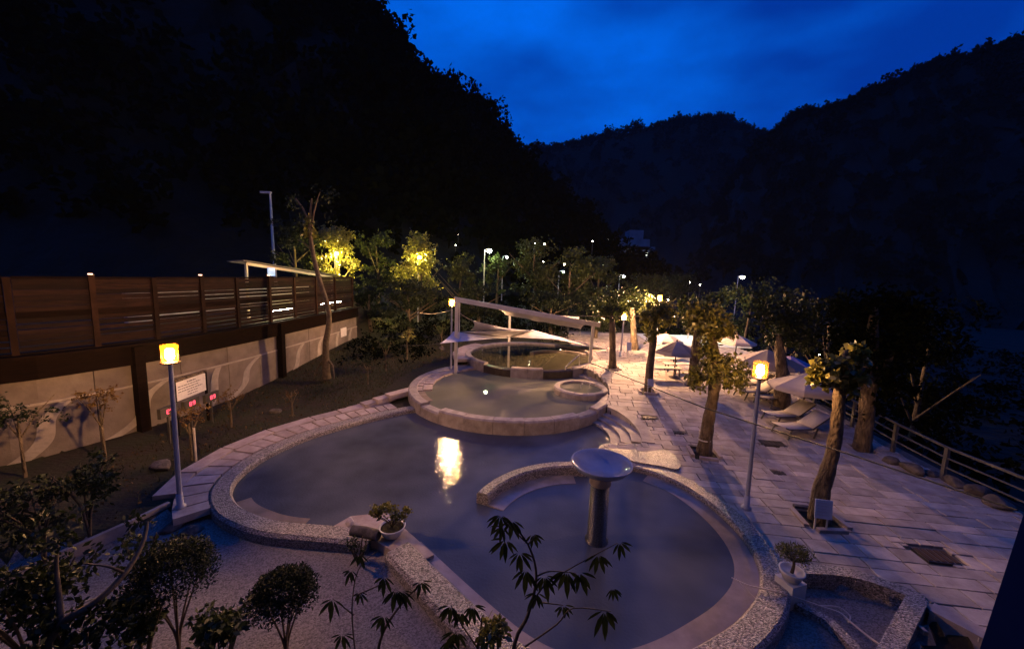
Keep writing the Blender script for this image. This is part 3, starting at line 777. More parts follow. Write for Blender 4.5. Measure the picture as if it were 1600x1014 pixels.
for i, (a, b) in enumerate(zip(ps, ps[1:])):
    for row, (z0, z1, nsl) in enumerate(((3.10, 3.98, 6), (4.12, 5.0, 6))):
        hsl = (z1 - z0) / nsl
        for k in range(nsl):
            gap = random.choice([0.006, 0.008, 0.012, 0.03]) if row == 0 else random.choice([0.004, 0.005, 0.006, 0.018])
            if i < 3 and row == 1: gap = 0.006
            if 2 <= i <= 6 and row == 0: gap = random.choice([0.006, 0.014, 0.028, 0.036])
            if 4 <= i <= 7 and row == 1 and k < 3: gap = random.choice([0.006, 0.016, 0.028])
            zc0 = z0 + k * hsl + random.uniform(-0.004, 0.004)
            wallstrip(a + 0.07, b - 0.07, zc0, zc0 + hsl - gap, FO + 0.015 + random.uniform(-.006, .006), 0.022, 2).build('slat', 'slatwood', fe, org=tuple(fe.location))
    for z in (4.05, 5.03):
        wallstrip(a + 0.066, b - 0.066, z - (0.085 if z < 4.5 else 0.03), z + (0.085 if z < 4.5 else 0.03), FO + 0.03, 0.06, 2).build('rail', 'darkwood', fe, org=tuple(fe.location))

# roadside shelter behind the fence
sh_o = atY(384, 430, 19.0); sh = empty('roadside_shelter', (sh_o[0] - 1.5, 21, 2.95), 'lean-to shelter with lit pale roof edge rising behind the fence', 'shelter')
X0 = -12.9
def yat(px, X):           # depth where the ray of a pixel column crosses x = X
    d = ray(px, 425); return d[1] * X / d[0]
ya, yb = yat(385, X0), yat(518, X0)
za = atY(385, 412, ya)[2]; zb2 = atY(515, 433, yb)[2]
ORG = tuple(sh.location)
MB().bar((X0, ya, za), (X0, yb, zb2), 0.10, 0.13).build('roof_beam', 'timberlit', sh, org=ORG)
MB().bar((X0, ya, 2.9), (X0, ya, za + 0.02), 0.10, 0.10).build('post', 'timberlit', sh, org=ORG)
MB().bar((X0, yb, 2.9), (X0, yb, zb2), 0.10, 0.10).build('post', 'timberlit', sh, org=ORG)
MB().add([(X0 + .1, ya - .3, za + .12), (X0 + .1, yb + 1.2, zb2 + .08), (X0 - .7, yb + 1.2, zb2 + .02), (X0 - .7, ya - .3, za + .06),
          (X0 + .1, ya - .3, za + .17), (X0 + .1, yb + 1.2, zb2 + .13), (X0 - .7, yb + 1.2, zb2 + .07), (X0 - .7, ya - .3, za + .11)],
         [(0, 1, 2, 3), (7, 6, 5, 4), (0, 4, 5, 1), (1, 5, 6, 2), (2, 6, 7, 3), (3, 7, 4, 0)]).build('roof', 'tinroof', sh, org=ORG)
MB().box((X0 - 2.5, (ya + yb) / 2 - 1, 3.7), (0.15, yb - ya + 5, 1.3)).build('back_wall', 'plaster', sh, org=ORG)
tl_ = MB().bar((X0 + 1.2, ya - 1.0, 3.35), (X0 + 1.2, ya + 1.6, 3.35), 0.06).build('tube_lamp', 'tube_light', sh, org=ORG)
MB().bar((X0 + 1.2, yb - 4.0, 3.35), (X0 + 1.2, yb - 1.4, 3.35), 0.06).build('tube_lamp', 'tube_light', sh, org=ORG)
ys = yat(424, X0 + 0.15); zs = atY(424, 425, ys)[2]
tag(MB().box((X0 + 0.15, ys, zs), (0.06, 0.55, 0.42)).build('lit_sign', 'signlight', None, org=(X0 + 0.15, ys, zs)), 'small glowing pale blue sign hung under the shelter roof edge', 'sign')

# ------------------------------------------------------------------ lamps
def lamp_post(base, head, label, bulbm='bulb', s=1.0, group='garden lamp posts round the pools'):
    """pole with a lantern: flange, bars, glass cylinder, tall bulb, cap.  head = centre of the lantern"""
    base = V(base); head = V(head); rt = empty('lamp_post', base, label, 'lamp post', group); org = tuple(base)
    z0 = head[2] - 0.20 * s
    d = V((head[0], head[1], z0))
    MB().tube([base - V((0, 0, 0.05)), base * 0.5 + d * 0.5, d], [0.052 * s, 0.047 * s, 0.042 * s], 12).build('pole', 'polegrey', rt, org=org)
    MB().lathe([(0, 0), (0.11 * s, 0), (0.11 * s, 0.05), (0.065 * s, 0.07), (0.062 * s, 0.35), (0, 0.35)], base, 14).build('base_sleeve', 'polegrey', rt, org=org)
    MB().lathe([(0, -0.02), (0.10, -0.02), (0.175, 0.0), (0.18, 0.02), (0.05, 0.03), (0, 0.03)] if s == 1 else [(0, -0.02 * s), (0.175 * s, 0), (0.18 * s, 0.02 * s), (0, 0.03 * s)], (d[0], d[1], z0), 20).build('flange', 'brass', rt, org=org)
    g = MB().lathe([(0.145 * s, 0.04 * s), (0.15 * s, 0.37 * s)], (d[0], d[1], z0), 20).build('glass', 'lantern_glass', rt, org=org)
    for k in range(6):
        th = 2 * PI * k / 6 + 0.3; x, y = 0.155 * s * math.cos(th), 0.155 * s * math.sin(th)
        MB().box((d[0] + x, d[1] + y, z0 + 0.10 * s), (0.012 * s, 0.012 * s, 0.16 * s), th).build('bar', 'brass', rt, org=org)
    MB().lathe([(0, 0.07 * s), (0.05 * s, 0.08 * s), (0.075 * s, 0.13 * s), (0.075 * s, 0.27 * s), (0.05 * s, 0.315 * s), (0, 0.32 * s)], (d[0], d[1], z0), 12).build('bulb', bulbm, rt, org=org)
    MB().lathe([(0.152 * s, 0.365 * s), (0.16 * s, 0.385 * s), (0.10 * s, 0.41 * s), (0.0, 0.42 * s)], (d[0], d[1], z0), 20).build('cap', 'lantern_glass', rt, org=org)
    return rt
b = at(282, 793, 0.03); lamp_post(b, atY(265, 553, b[1]), 'glowing lantern post at the left end of the slab walk', 'bulb_left')
b = atdeck(1166, 794); lamp_post(b, atY(1188, 578, b[1]), 'tall glowing lantern post on the paving in front of the loungers')
b = V((-3.25, 20.25, gz(-3.25, 20.25))); hd = atY(706, 473, b[1]); b[0] = hd[0]; lamp_post(b, hd, 'glowing lantern post beside the shade sail frame', 'bulb_back')
b = atdeck(969, 557); hd = atY(975, 495, b[1]); lamp_post(b, hd, 'glowing lantern post on the upper paving right of the sails', 'bulb_far')
hd = atY(1031, 466, 25.0); b = V((hd[0], 25.0, 0.8)); lamp_post(b, hd, 'distant lantern post above the striped parasol', 'bulb_far')

def street_lamp(px, py, Y, zb, label, bm='street_bulb', r=0.16, arm=0.5, group='street lamps beyond the pools', pole=0.05):
    hd = atY(px, py, Y); b = V((hd[0] - arm, Y, zb)); rt = empty('street_lamp', b, label, 'street lamp', group); org = tuple(b)
    MB().tube([b, V((b[0], Y, hd[2] + 0.1)), V((hd[0], Y, hd[2] + 0.22))], [pole * 1.4, pole, pole * 0.8], 8).build('pole', 'polegrey', rt, org=org)
    MB().lathe([(0, 0.2), (r * 1.1, 0.12), (r * 1.25, r * 0.5), (r * 1.2, r * 0.45), (0, r * 0.5)], hd, 14).build('hood', 'railgrey', rt, org=org)
    MB().lathe([(0, -r), (r * 0.6, -r * 0.8), (r, 0), (r * 0.8, r * 0.45), (0, r * 0.48)], hd, 12).build('globe', bm, rt, org=org)
    return rt
street_lamp(765, 392, 40, 2.0, 'bright greenish street lamp among the trees behind the sails', r=0.22)
street_lamp(792, 402, 48, 2.0, 'slender street lamp just right of the bright greenish one', r=0.13)
street_lamp(1160, 433, 46, 0.5, 'lone pale lamp high above the trees at right', 'far_bulb', r=0.24)
street_lamp(526, 396, 30.2, 2.9, 'hidden yellow street lamp glowing through the tree behind the shelter', 'warm_bulb', r=0.10, arm=0.15)
street_lamp(656, 402, 33.7, 1.0, 'hidden yellow street lamp glowing through the bush in mid distance', 'warm_bulb', r=0.10, arm=0.15)
street_lamp(975, 432, 44, 1.5, 'pale street lamp half hidden by the trees above the upper paving', 'street_bulb', r=0.12)
street_lamp(880, 425, 48, 1.5, 'pale street lamp hidden in the dark trees at the centre', 'street_bulb', r=0.12)
street_lamp(1088, 490, 31, 0.8, 'cool white floodlight lamp hidden by the leafy tree', 'flood_bulb', r=0.12)
# unlit tall pole on the left
hd = atY(420, 302, 34); b = V((hd[0] + .3, 34, 3.0)); rt = empty('utility_pole', b, 'tall unlit grey lamp pole behind the shelter', 'pole')
MB().tube([b, V((b[0] - .15, 34, 8)), V((hd[0] + .12, 34, hd[2]))], [0.14, 0.11, 0.08], 8).build('pole', 'polegrey', rt, org=tuple(b))
MB().box(hd + V((-0.25, 0, 0.05)), (0.9, 0.22, 0.14)).build('lamp_head', 'polegrey', rt, org=tuple(b))
# pale floodlit yard
yd = [tuple(at(*q, 0.86)[:2]) for q in ((1028, 543), (1032, 521), (1090, 519), (1120, 545))]
yard = MB().prism([(10.2, 27.5), (17.5, 27.5), (18.5, 33), (10.8, 33.0)], 0.80, 0.845).build('yard_pavement', 'palepave'); tag(yard, kind='structure')

# ------------------------------------------------------------------ shade sails and their frame
p1b, p1t = at(712, 573, 0.62), None
Y1 = 19.75
fr = empty('sail_frame', (-2.9, Y1, 0.3), 'white timber frame of posts and a sloping beam over the upper pool', 'pergola')
FORG = tuple(fr.location)
T1 = atY(714, 470, Y1); B1 = V((T1[0] - 0.02, Y1, gz(-3.4, 20)))
Y3 = 20.9; T3 = atY(927, 509, Y3); B3 = V((atY(921, 568, Y3)[0], Y3, 0.7))
Y2 = 27.0; T2 = atY(797, 489, Y2); B2 = V((T2[0], Y2, 0.75))
MB().bar(B1, T1, 0.16, 0.16).build('post', 'whitepaint', fr, org=FORG)
MB().bar(B2, T2, 0.15, 0.15).build('post', 'whitepaint', fr, org=FORG)
MB().bar(B3, T3 + V((0, 0, 0.02)), 0.15, 0.15).build('post', 'whitepaint', fr, org=FORG)
e0 = T1 + (T1 - T3) * 0.02; e1 = T3 + (T3 - T1) * 0.05
MB().bar(e0 + V((0, 0, 0.06)), e1 + V((0, 0, 0.10)), 0.16, 0.24).build('beam', 'whitepaint', fr, org=FORG)
MB().bar(T2 + V((0, 0, .06)), atY(905, 497, 25.5), 0.10, 0.12).build('back_beam', 'whitepaint', fr, org=FORG)
MB().bar(T1 + V((0.14, 0, -0.05)), T1 + V((0.14, 0, -2.0)), 0.05, 0.05).build('brace', 'whitepaint', fr, org=FORG)
def sail(label, corners, sag=0.1, n=14, bow=0.10, m='sail', fold=0.0):
    A, B, C_, D = [V(c) for c in corners]; cen = (A + B + C_ + D) / 4; vs = []
    for i in range(n + 1):
        for j in range(n + 1):
            u_, v_ = i / n, j / n
            p = (A * (1 - u_) + B * u_) * (1 - v_) + (D * (1 - u_) + C_ * u_) * v_
            k = bow * (4 * u_ * (1 - u_) * (2 * v_ - 1) ** 2 + 4 * v_ * (1 - v_) * (2 * u_ - 1) ** 2)
            p = p + (cen - p) * k
            p = p - V((0, 0, sag)) * 16 * u_ * (1 - u_) * v_ * (1 - v_)
            if fold: p = p + V((0, 0, fold * math.sin(u_ * 21 + 3 * v_) * math.sin(v_ * PI)))
            vs.append(p)
    q = [(i * (n + 1) + j, (i + 1) * (n + 1) + j, (i + 1) * (n + 1) + j + 1, i * (n + 1) + j + 1) for i in range(n) for j in range(n)]
    o = MB().add(vs, q, True).build('shade_sail', m, None, org=tuple(cen))
    sm = o.modifiers.new('thickness', 'SOLIDIFY'); sm.thickness = 0.008
    return tag(o, label, 'shade sail', 'shade sails over the upper pool')
sail('bunched white canvas along the sloping beam of the pool frame', [T1 * .75 + T3 * .25, T1 * .05 + T3 * .95, atY(908, 514, 22.6), atY(790, 492, 22.4)], 0.10, 18, 0.05, fold=0.06)
sail('left shade sail stretched low past the tall frame post', [atY(687, 537, 18.6), atY(708, 518, 19.9), atY(797, 528, 23.0), atY(762, 530, 20.6)], 0.05, 12, 0.05)
sail('small curved sail hanging highest under the beam', [atY(739, 501, 20.5), atY(790, 513, 23.0), atY(836, 517, 24.5), atY(735, 516, 22.0)], 0.06, 12, 0.10)
sail('middle shade sail with dark underside between the two posts', [atY(717, 518, 20.2), atY(834, 516, 23.4), atY(836, 518, 25.0), atY(790, 527, 23.0)], 0.05, 12, 0.04)
sail('tent-like right shade sail with a peak over the far water', [atY(795, 527, 23.0), atY(832, 515, 24.0), atY(925, 541, 25.0), atY(868, 530, 22.6)], 0.02, 12, 0.05)
sail('far right shade sail running down towards the upper paving', [atY(834, 517, 24.2), atY(870, 525, 27.0), atY(955, 548, 25.5), atY(925, 540, 24.5)], 0.04, 12, 0.08)
def cable(name, label, pts, r, m, cat='cable', sag=0.0):
    P = [V(p) for p in pts]
    if sag:
        a, b = P[0], P[-1]; P = [a + (b - a) * k / 16 - V((0, 0, sag * 4 * (k / 16) * (1 - k / 16))) for k in range(17)]
    return tag(MB().tube(P, r, 6).build(name, m, None, org=tuple(P[0])), label, cat)
cable('rope', 'slack rope from the high frame post down to the small sail', [T1 + V((0.05, 0, -0.55)), atY(739, 501, 20.5)], 0.016, 'rope', 'rope', 0.05)
cable('rope', 'dark guy rope from the left sail tip down to the garden', [atY(687, 537, 18.6), atY(625, 540, 18.5)], 0.012, 'darkmetal', 'rope', 0.03)
cable('overhead_cable', 'thin lit cable from the frame lantern away to the left', [atY(706, 484, 20.2), atY(655, 489, 20.0)], 0.016, 'rope', 'cable', 0.12)
cable('overhead_cable', 'thin lit cable from the sloping beam to the tree by the lantern', [atY(868, 493, 21.0), atY(1022, 494, 19.0)], 0.012, 'rope', 'cable', 0.02)
cable('overhead_cable', 'thick black cable strung across the paving in front of the tree', [B3 + V((0.1, -0.1, 0.12)), atY(1100, 637, 9.5), atY(1338, 713, 5.0), atY(1590, 797, 2.9)], [0.020, 0.017, 0.011, 0.007], 'rubber')
# grab rail on upper pool edge
c0, c1 = atY(884, 574, 19.6), atY(905, 556, 20.4)
gr = empty('grab_rail', (c0[0], c0[1], 0.7), 'white grab rail leaning over the upper pool edge', 'handrail')
MB().tube([V((c0[0], c0[1], 0.7)), V((c0[0], c0[1], 0.86)), V((c1[0], c1[1], 1.35)), V((c1[0] + .05, c1[1] + .05, 0.7))], 0.03, 8).build('rail', 'whitepaint', gr, org=tuple(gr.location))
# white pipe frame behind the sails
pf = empty('pipe_rack', (7.0, 31, 0.9), 'dim grey pipe rack standing behind the sails', 'rack')
for xx in (848, 868, 888, 907):
    a = atY(xx, 505, 31); MB().bar((a[0], 31, 0.8), (a[0], 31, 2.1 + (0.5 if xx < 890 else 0)), 0.05).build('upright', 'railgrey', pf, org=(7.0, 31, 0.9))
a, b = atY(845, 512, 31), atY(908, 512, 31); MB().bar((a[0], 31, 2.0), (b[0], 31, 2.0), 0.05).build('crossbar', 'railgrey', pf, org=(7.0, 31, 0.9))

# ------------------------------------------------------------------ trees by the deck
def limb_tree(name, label, base, path, radii, blobs, n, leaf, lm, bark='bark', group=None, limbs=(), asp=0.55, cat='tree', shell=0.45):
    base = V(base); rt = empty(name, base, label, cat, group); org = tuple(base)
    path = [V(p) for p in path]
    MB().tube(catmull(path, 5), list(np.interp(np.linspace(0, 1, 5 * (len(path) - 1) + 1), np.linspace(0, 1, len(radii)), radii)), 14, wob=0.11).build('trunk', bark, rt, org=org)
    for a, b, r in limbs:
        a, b = V(a), V(b); mid_ = (a + b) / 2 + V((random.uniform(-.1, .1), random.uniform(-.1, .1), 0.08))
        MB().tube(catmull([a, mid_, b], 4), list(np.linspace(r, r * 0.4, 9)), 8, wob=0.05).build('limb', bark, rt, org=org)
    if blobs: crown('crown', blobs, n, leaf, lm, rt, org, asp, shell=shell)
    return rt
def tb(px, py, Y, r, ry=None, rz=None):
    """leafy clump centred on a pixel at depth Y, radius r metres"""
    p = atY(px, py, Y); return (*p, r, ry or r, rz or r)
DG = 'pollarded trees on the paving'
t = TREES['A']; Y = t[1]
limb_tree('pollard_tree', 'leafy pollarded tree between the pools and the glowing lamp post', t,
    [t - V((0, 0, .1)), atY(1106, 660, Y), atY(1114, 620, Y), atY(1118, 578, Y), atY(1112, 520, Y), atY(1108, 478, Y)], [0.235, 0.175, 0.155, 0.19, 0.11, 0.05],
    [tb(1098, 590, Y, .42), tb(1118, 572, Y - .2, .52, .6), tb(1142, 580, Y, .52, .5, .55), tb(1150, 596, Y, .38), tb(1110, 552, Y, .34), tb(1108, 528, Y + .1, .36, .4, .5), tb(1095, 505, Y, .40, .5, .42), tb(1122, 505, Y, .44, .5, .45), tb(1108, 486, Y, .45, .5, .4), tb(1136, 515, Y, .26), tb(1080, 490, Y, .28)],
    4600, 0.13, 'leaf_lit', group=DG, limbs=[(atY(1116, 585, Y), atY(1142, 560, Y), .1), (atY(1114, 590, Y), atY(1095, 565, Y), .09)])
MB().lathe([(0.197, -0.02), (0.207, 0.0), (0.197, 0.02)], atY(1101, 686, Y) , 20).build('tie_band', 'whitepaint', COL.objects['pollard_tree'], org=tuple(t))
t = TREES['B']; Y = t[1]
trB = limb_tree('pollard_tree', 'leaning tree with gold-lit big leaves and a notice at its foot', t,
    [t - V((0, 0, .1)), atY(1283, 770, Y), atY(1300, 710, Y), atY(1308, 660, Y), atY(1312, 615, Y), atY(1316, 580, Y), atY(1322, 548, Y)], [0.23, 0.165, 0.135, 0.12, 0.115, 0.09, 0.04],
    [tb(1290, 588, Y - .15, .26, .3, .3), tb(1305, 570, Y, .30, .3, .26), tb(1320, 588, Y - .1, .32, .3, .28), tb(1283, 575, Y - .1, .16), tb(1332, 556, Y + .1, .24), tb(1330, 612, Y - .1, .14)],
    950, 0.15, 'leaf_lit', group=DG, limbs=[(atY(1311, 625, Y), atY(1290, 595, Y), .07), (atY(1311, 610, Y), atY(1350, 575, Y), .09)], asp=0.7)
t = TREES['C']; Y = t[1]
limb_tree('pollard_tree', 'thick-trunked dark tree beside the railing at right', t,
    [t - V((0, 0, .1)), atY(1352, 660, Y), atY(1358, 600, Y), atY(1362, 540, Y), atY(1366, 480, Y)], [0.27, 0.215, 0.19, 0.17, 0.09],
    [tb(1340, 560, Y, 1.0), tb(1390, 570, Y, 1.1), tb(1362, 510, Y, 1.3), tb(1400, 500, Y + .5, 1.2), tb(1330, 500, Y, .9), tb(1365, 610, Y, .8), tb(1398, 620, Y, .7)],
    4200, 0.17, 'leaf_unlit', group=DG, limbs=[(atY(1358, 600, Y), atY(1395, 555, Y), .14), (atY(1358, 590, Y), atY(1335, 545, Y), .12)])
t = TREES['D']; Y = t[1]
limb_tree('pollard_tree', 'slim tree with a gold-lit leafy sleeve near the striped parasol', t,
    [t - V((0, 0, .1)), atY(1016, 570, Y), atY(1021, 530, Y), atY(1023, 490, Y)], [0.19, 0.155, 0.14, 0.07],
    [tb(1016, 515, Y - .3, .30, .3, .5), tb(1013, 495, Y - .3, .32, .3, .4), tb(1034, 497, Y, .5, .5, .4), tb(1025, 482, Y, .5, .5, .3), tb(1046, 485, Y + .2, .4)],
    1900, 0.15, 'leaf_lit', group=DG)
t = TREES['E']; Y = t[1]
limb_tree('pollard_tree', 'bare-trunked tree between the picnic bench and the leafy tree', t,
    [t - V((0, 0, .1)), atY(1085, 570, Y), atY(1088, 535, Y), atY(1092, 490, Y)], [0.28, 0.22, 0.20, 0.10],
    [tb(1088, 500, Y, .6), tb(1105, 482, Y + .4, .8), tb(1120, 500, Y + .3, .6), tb(1075, 482, Y, .5)],
    2600, 0.17, 'leaf_green', group=DG)
t = TREES['F']; Y = t[1]
limb_tree('pollard_tree', 'slim dark tree beside the right post of the sail frame', t,
    [t - V((0, 0, .1)), atY(957, 550, Y), atY(957, 515, Y), atY(955, 480, Y)], [0.22, 0.17, 0.16, 0.07],
    [tb(955, 490, Y + .2, .6), tb(945, 475, Y + .3, .8), tb(970, 470, Y + .4, .7), tb(990, 468, Y + .6, .5)],
    1500, 0.17, 'leaf_green', group=DG)
t = TREES['G']; Y = t[1]
limb_tree('pollard_tree', 'far dark trunk just right of the upper lantern post', t,
    [t - V((0, 0, .1)), atY(990, 520, Y), atY(988, 480, Y)], [0.30, 0.2, 0.14], [tb(990, 475, Y, 1.0), tb(1004, 470, Y, .8)], 1000, 0.2, 'leaf_green', group=DG)
t = TREES['H']; Y = t[1]
limb_tree('pollard_tree', 'pale thick trunk standing behind the tall lantern by the parasols', t,
    [t - V((0, 0, .1)), atY(1222, 590, Y), atY(1219, 555, Y), atY(1216, 522, Y)], [0.32, 0.24, 0.20, 0.09],
    [tb(1215, 505, Y + .5, 1.0), tb(1245, 500, Y + .5, 1.2), tb(1200, 485, Y + .5, .9), tb(1265, 520, Y + .8, 1.0)], 2600, 0.2, 'leaf_dark', group=DG)
# kerb stones round the tree pits: each a stone of its own
PITLAB = {'A': 'leafy pollarded tree', 'B': 'leaning tree with big leaves', 'D': 'slim tree with leafy sleeve', 'E': 'bare-trunked tree', 'F': 'slim dark tree'}
for k, lab in PITLAB.items():
    c = TREES[k]; r = PITS[k]
    rt = empty('tree_pit', (c[0], c[1], c[2] - 0.05), 'stone-edged square planting pit round the ' + lab, 'tree pit', rz=ang)
    MB().box((0, 0, -0.02), (2 * r, 2 * r, 0.06)).build('soil_bed', 'soil', rt)
    for q in range(4):
        th = q * PI / 2; w = random.uniform(1.5, 1.8) * r
        MB().box((r * math.cos(th), r * math.sin(th), 0.05), (0.11, w * random.uniform(.7, 1), 0.10 + random.uniform(0, .05)), th + random.uniform(-.14, .14)).build('edge_stone', 'rock' if q == 1 else 'slab', rt)

# notices at the feet of trees
def placard(c, w, h, rz, label, tilt=0.15, legs=0.25):
    rt = empty('notice_board', c, label, 'notice', rz=rz)
    b = MB().box((0, 0, 0), (w, 0.03, h)).build('board', 'signblue', rt); b.location = (0, 0, legs + h / 2); b.rotation_euler = (-tilt, 0, 0)
    for k in range(5):
        l = w * random.uniform(.5, .8); o = MB().box((-w * .4 + l / 2, 0, 0), (l, 0.006, h * 0.016)).build('text_line', 'polegrey', rt); o.location = (0, -0.02 - tilt * 0 , legs + h * (0.85 - 0.16 * k)); o.rotation_euler = (-tilt, 0, 0)
        o.location = (0, -0.019 + (h * (0.35 - 0.16 * k)) * math.sin(tilt), legs + h / 2 + h * (0.35 - 0.16 * k) * math.cos(tilt))
    for sx in (-1, 1): MB().bar((sx * w * .35, 0.02, 0), (sx * w * .35, 0.02, legs + 0.1), 0.025).build('leg', 'whitepaint', rt)
    return rt
c = atdeck(1282, 828); placard((c[0], c[1], c[2]), 0.34, 0.42, math.radians(-12), 'pale blue notice board propped against the leaning tree', legs=0.30)
c = atdeck(1012, 614); placard((c[0], c[1] - .25, c[2] + .02), 0.26, 0.36, math.radians(5), 'small white notice at the foot of the slim leafy-sleeved tree', legs=0.32)
c = atdeck(979, 556); placard((c[0], c[1] - .4, c[2]), 0.26, 0.5, 0, 'small white notice beside the far upper lantern', legs=0.4)

# ------------------------------------------------------------------ parasols, benches, loungers
def parasol(base, R, top, label, m='canvas', shade_bars=False, n=8, rz=0.2, drop=0.28):
    rt = empty('parasol', base, label, 'parasol', 'parasols on the paving', rz)
    MB().tube([(0, 0, 0), (0, 0, top)], 0.03, 8).build('pole', 'postwood', rt)
    MB().lathe([(0, 0), (0.26, 0), (0.26, 0.07), (0.06, 0.10), (0.05, 0.25), (0, 0.25)], n=16).build('base', 'rimstone', rt)
    h = R * 0.42
    for k in range(n):
        a0, a1 = 2 * PI * k / n, 2 * PI * (k + 1) / n; rows = []
        for i in range(6):
            f = i / 5; r = R * f; z = top - h * (f ** 1.12)
            A, B = V((r * math.cos(a0), r * math.sin(a0), z)), V((r * math.cos(a1), r * math.sin(a1), z))
            mid_ = (A + B) / 2 - V((0, 0, 0.05 * f * R * 0.4))
            rows.append([A, mid_, B])
        A, mm_, B = rows[-1]; rows.append([A * 0.995 - V((0, 0, .12)), mm_ * .995 - V((0, 0, .12 - 0.02 * R * .4)), B * .995 - V((0, 0, .12))])
        p = MB(); vs = [q for r_ in rows for q in r_]
        fs = [(i * 3 + j, i * 3 + j + 1, (i + 1) * 3 + j + 1, (i + 1) * 3 + j) for i in range(len(rows) - 1) for j in range(2)]
        o = p.add(vs, fs, True).build('canopy_panel', m, rt)
        if shade_bars and k == 4:  # paints the look of light through slats on this panel
            for i in range(1, 5):
                for q in range(2):
                    f0 = (i + q * .5) / 5; f1 = f0 + 0.045
                    pts = []
                    for f in (f0, f1):
                        z = top - h * (f ** 1.12) + 0.012
                        for a in (a0, a1): pts.append(V((R * f * math.cos(a), R * f * math.sin(a), z)))
                    MB().add(pts, [(0, 1, 3, 2)]).build('shade_bar', 'shade_bar', o)
        MB().bar((0, 0, top - 0.45), (0.8 * R * math.cos(a0), 0.8 * R * math.sin(a0), top - h * .8 - 0.02), 0.015).build('rib', 'postwood', rt)
    MB().lathe([(0, 0.10), (0.03, 0.08), (0.04, 0.0), (0, -0.02)], (0, 0, top), 8).build('finial', 'postwood', rt)
    return rt
def topz(px, py, Y): return float(atY(px, py, Y)[2])
c = atdeck(1053, 589); parasol(c, 1.12, topz(1052, 533, c[1]) - c[2], 'cream parasol with painted shade bars over the picnic bench', shade_bars=True)
Y = 23.0; p = atY(1041, 521, Y); parasol((p[0], Y, .8), 1.0, p[2] - .8, 'plain parasol partly hidden behind the striped one')
c = atdeck(1148, 563); parasol(c, 1.05, topz(1153, 523, c[1]) - c[2], 'farthest pale parasol right of the leafy tree')
Y = 17.0; p = atY(1200, 546, Y); parasol((p[0], Y, float(deckz(Y))), 1.42, p[2] - float(deckz(Y)), 'wide cream parasol glowing behind the tall lantern')
Y = 19.5; p = atY(1236, 556, Y); parasol((p[0], Y, float(deckz(Y))), 1.2, p[2] - float(deckz(Y)), 'dark purple parasol half hidden behind the pale trunk', 'canvas_purple')
Y = 14.6; p = atY(1262, 583, Y); parasol((p[0], Y, float(deckz(Y))), 1.28, p[2] - float(deckz(Y)), 'pale parasol leaning over the two nearest loungers', rz=0.1)
def lounger(c, rz, label, Ln=1.95, W=0.66):
    rt = empty('sun_lounger', c, label, 'sun lounger', 'sling loungers by the railing', rz)
    H = 0.36; k = 1.12
    for sy in (-1, 1):
        MB().tube([(0.02, sy * W / 2, H + .05), (0.15, sy * W / 2, H), (k, sy * W / 2, H - .03), (k + .15, sy * W / 2, H - .02)], 0.022, 8).build('side_rail', 'darkmetal', rt)
        for x in (0.2, 1.25): MB().bar((x + 0.08, sy * W / 2, H), (x - 0.08, sy * (W / 2 + 0.02), 0), 0.04).build('leg', 'darkmetal', rt)
        MB().tube([(k, sy * W / 2, H - .02), (k + 0.72, sy * W / 2, H + 0.42)], 0.02, 8).build('back_rail', 'darkmetal', rt)
    def sheet(pts, w, nm):
        rows = [[V((x, -w / 2, z)), V((x, 0, z - 0.015)), V((x, w / 2, z))] for x, z in pts]
        vs = [q for r_ in rows for q in r_]; fs = [(i * 3 + j, (i + 1) * 3 + j, (i + 1) * 3 + j + 1, i * 3 + j + 1) for i in range(len(rows) - 1) for j in range(2)]
        o = MB().add(vs, fs, True).build(nm, 'sling', rt); sm = o.modifiers.new('thickness', 'SOLIDIFY'); sm.thickness = 0.02
    sheet([(0.03, H + .06), (0.15, H + .03), (0.6, H - .005), (k, H)], W - .03, 'seat')
    sheet([(k, H + .01), (k + .35, H + .22), (k + .72, H + .45)], W - .03, 'backrest')
    MB().bar((k + .5, 0.28, H + .28), (k + .62, 0.28, 0.02), 0.03).build('prop', 'darkmetal', rt)
    return rt
c = atdeck(1213, 681); lounger(c, math.radians(10), 'nearest cream sling lounger with raised back under the pale parasol')
c = atdeck(1199, 663); lounger(c + V((0, .1, 0)), math.radians(12), 'second cream sling lounger just behind the nearest one')
c = atdeck(1150, 622); lounger(c, math.radians(8), 'sling lounger behind the lantern pole under the wide parasol')
c = atdeck(1143, 610); lounger(c, math.radians(8), 'farther sling lounger behind the lantern under the wide parasol')
c = atdeck(1194, 636); lounger(c + V((-.1, .1, 0)), math.radians(30), 'lone lounger with raised back beside the pale thick trunk')
def picnic(c, rz, label, L_=1.7):
    rt = empty('picnic_bench', c, label, 'bench', 'benches under the striped parasol', rz)
    for k in range(3): MB().box((0, -.16 + k * .16, 0.45), (L_, 0.14, 0.035)).build('seat_plank', 'sling', rt)
    for s in (-1, 1):
        for q in (-1, 1): MB().bar((s * L_ * .4, q * .15, 0.43), (s * L_ * .42, q * .2, 0), 0.05).build('leg', 'darkmetal', rt)
        MB().bar((s * L_ * .4, -.18, 0.40), (s * L_ * .4, .18, 0.40), 0.04).build('crossbar', 'darkmetal', rt)
c = atdeck(1037, 588); picnic(c, 0.05, 'low bench on the left in front of the striped parasol pole')
c = atdeck(1070, 588); picnic(c + V((.1, .9, 0)), 0.05, 'low bench behind the striped parasol pole on the right')
c = atdeck(1035, 572); picnic(c, 0.05, 'farther low bench left of the striped parasol')

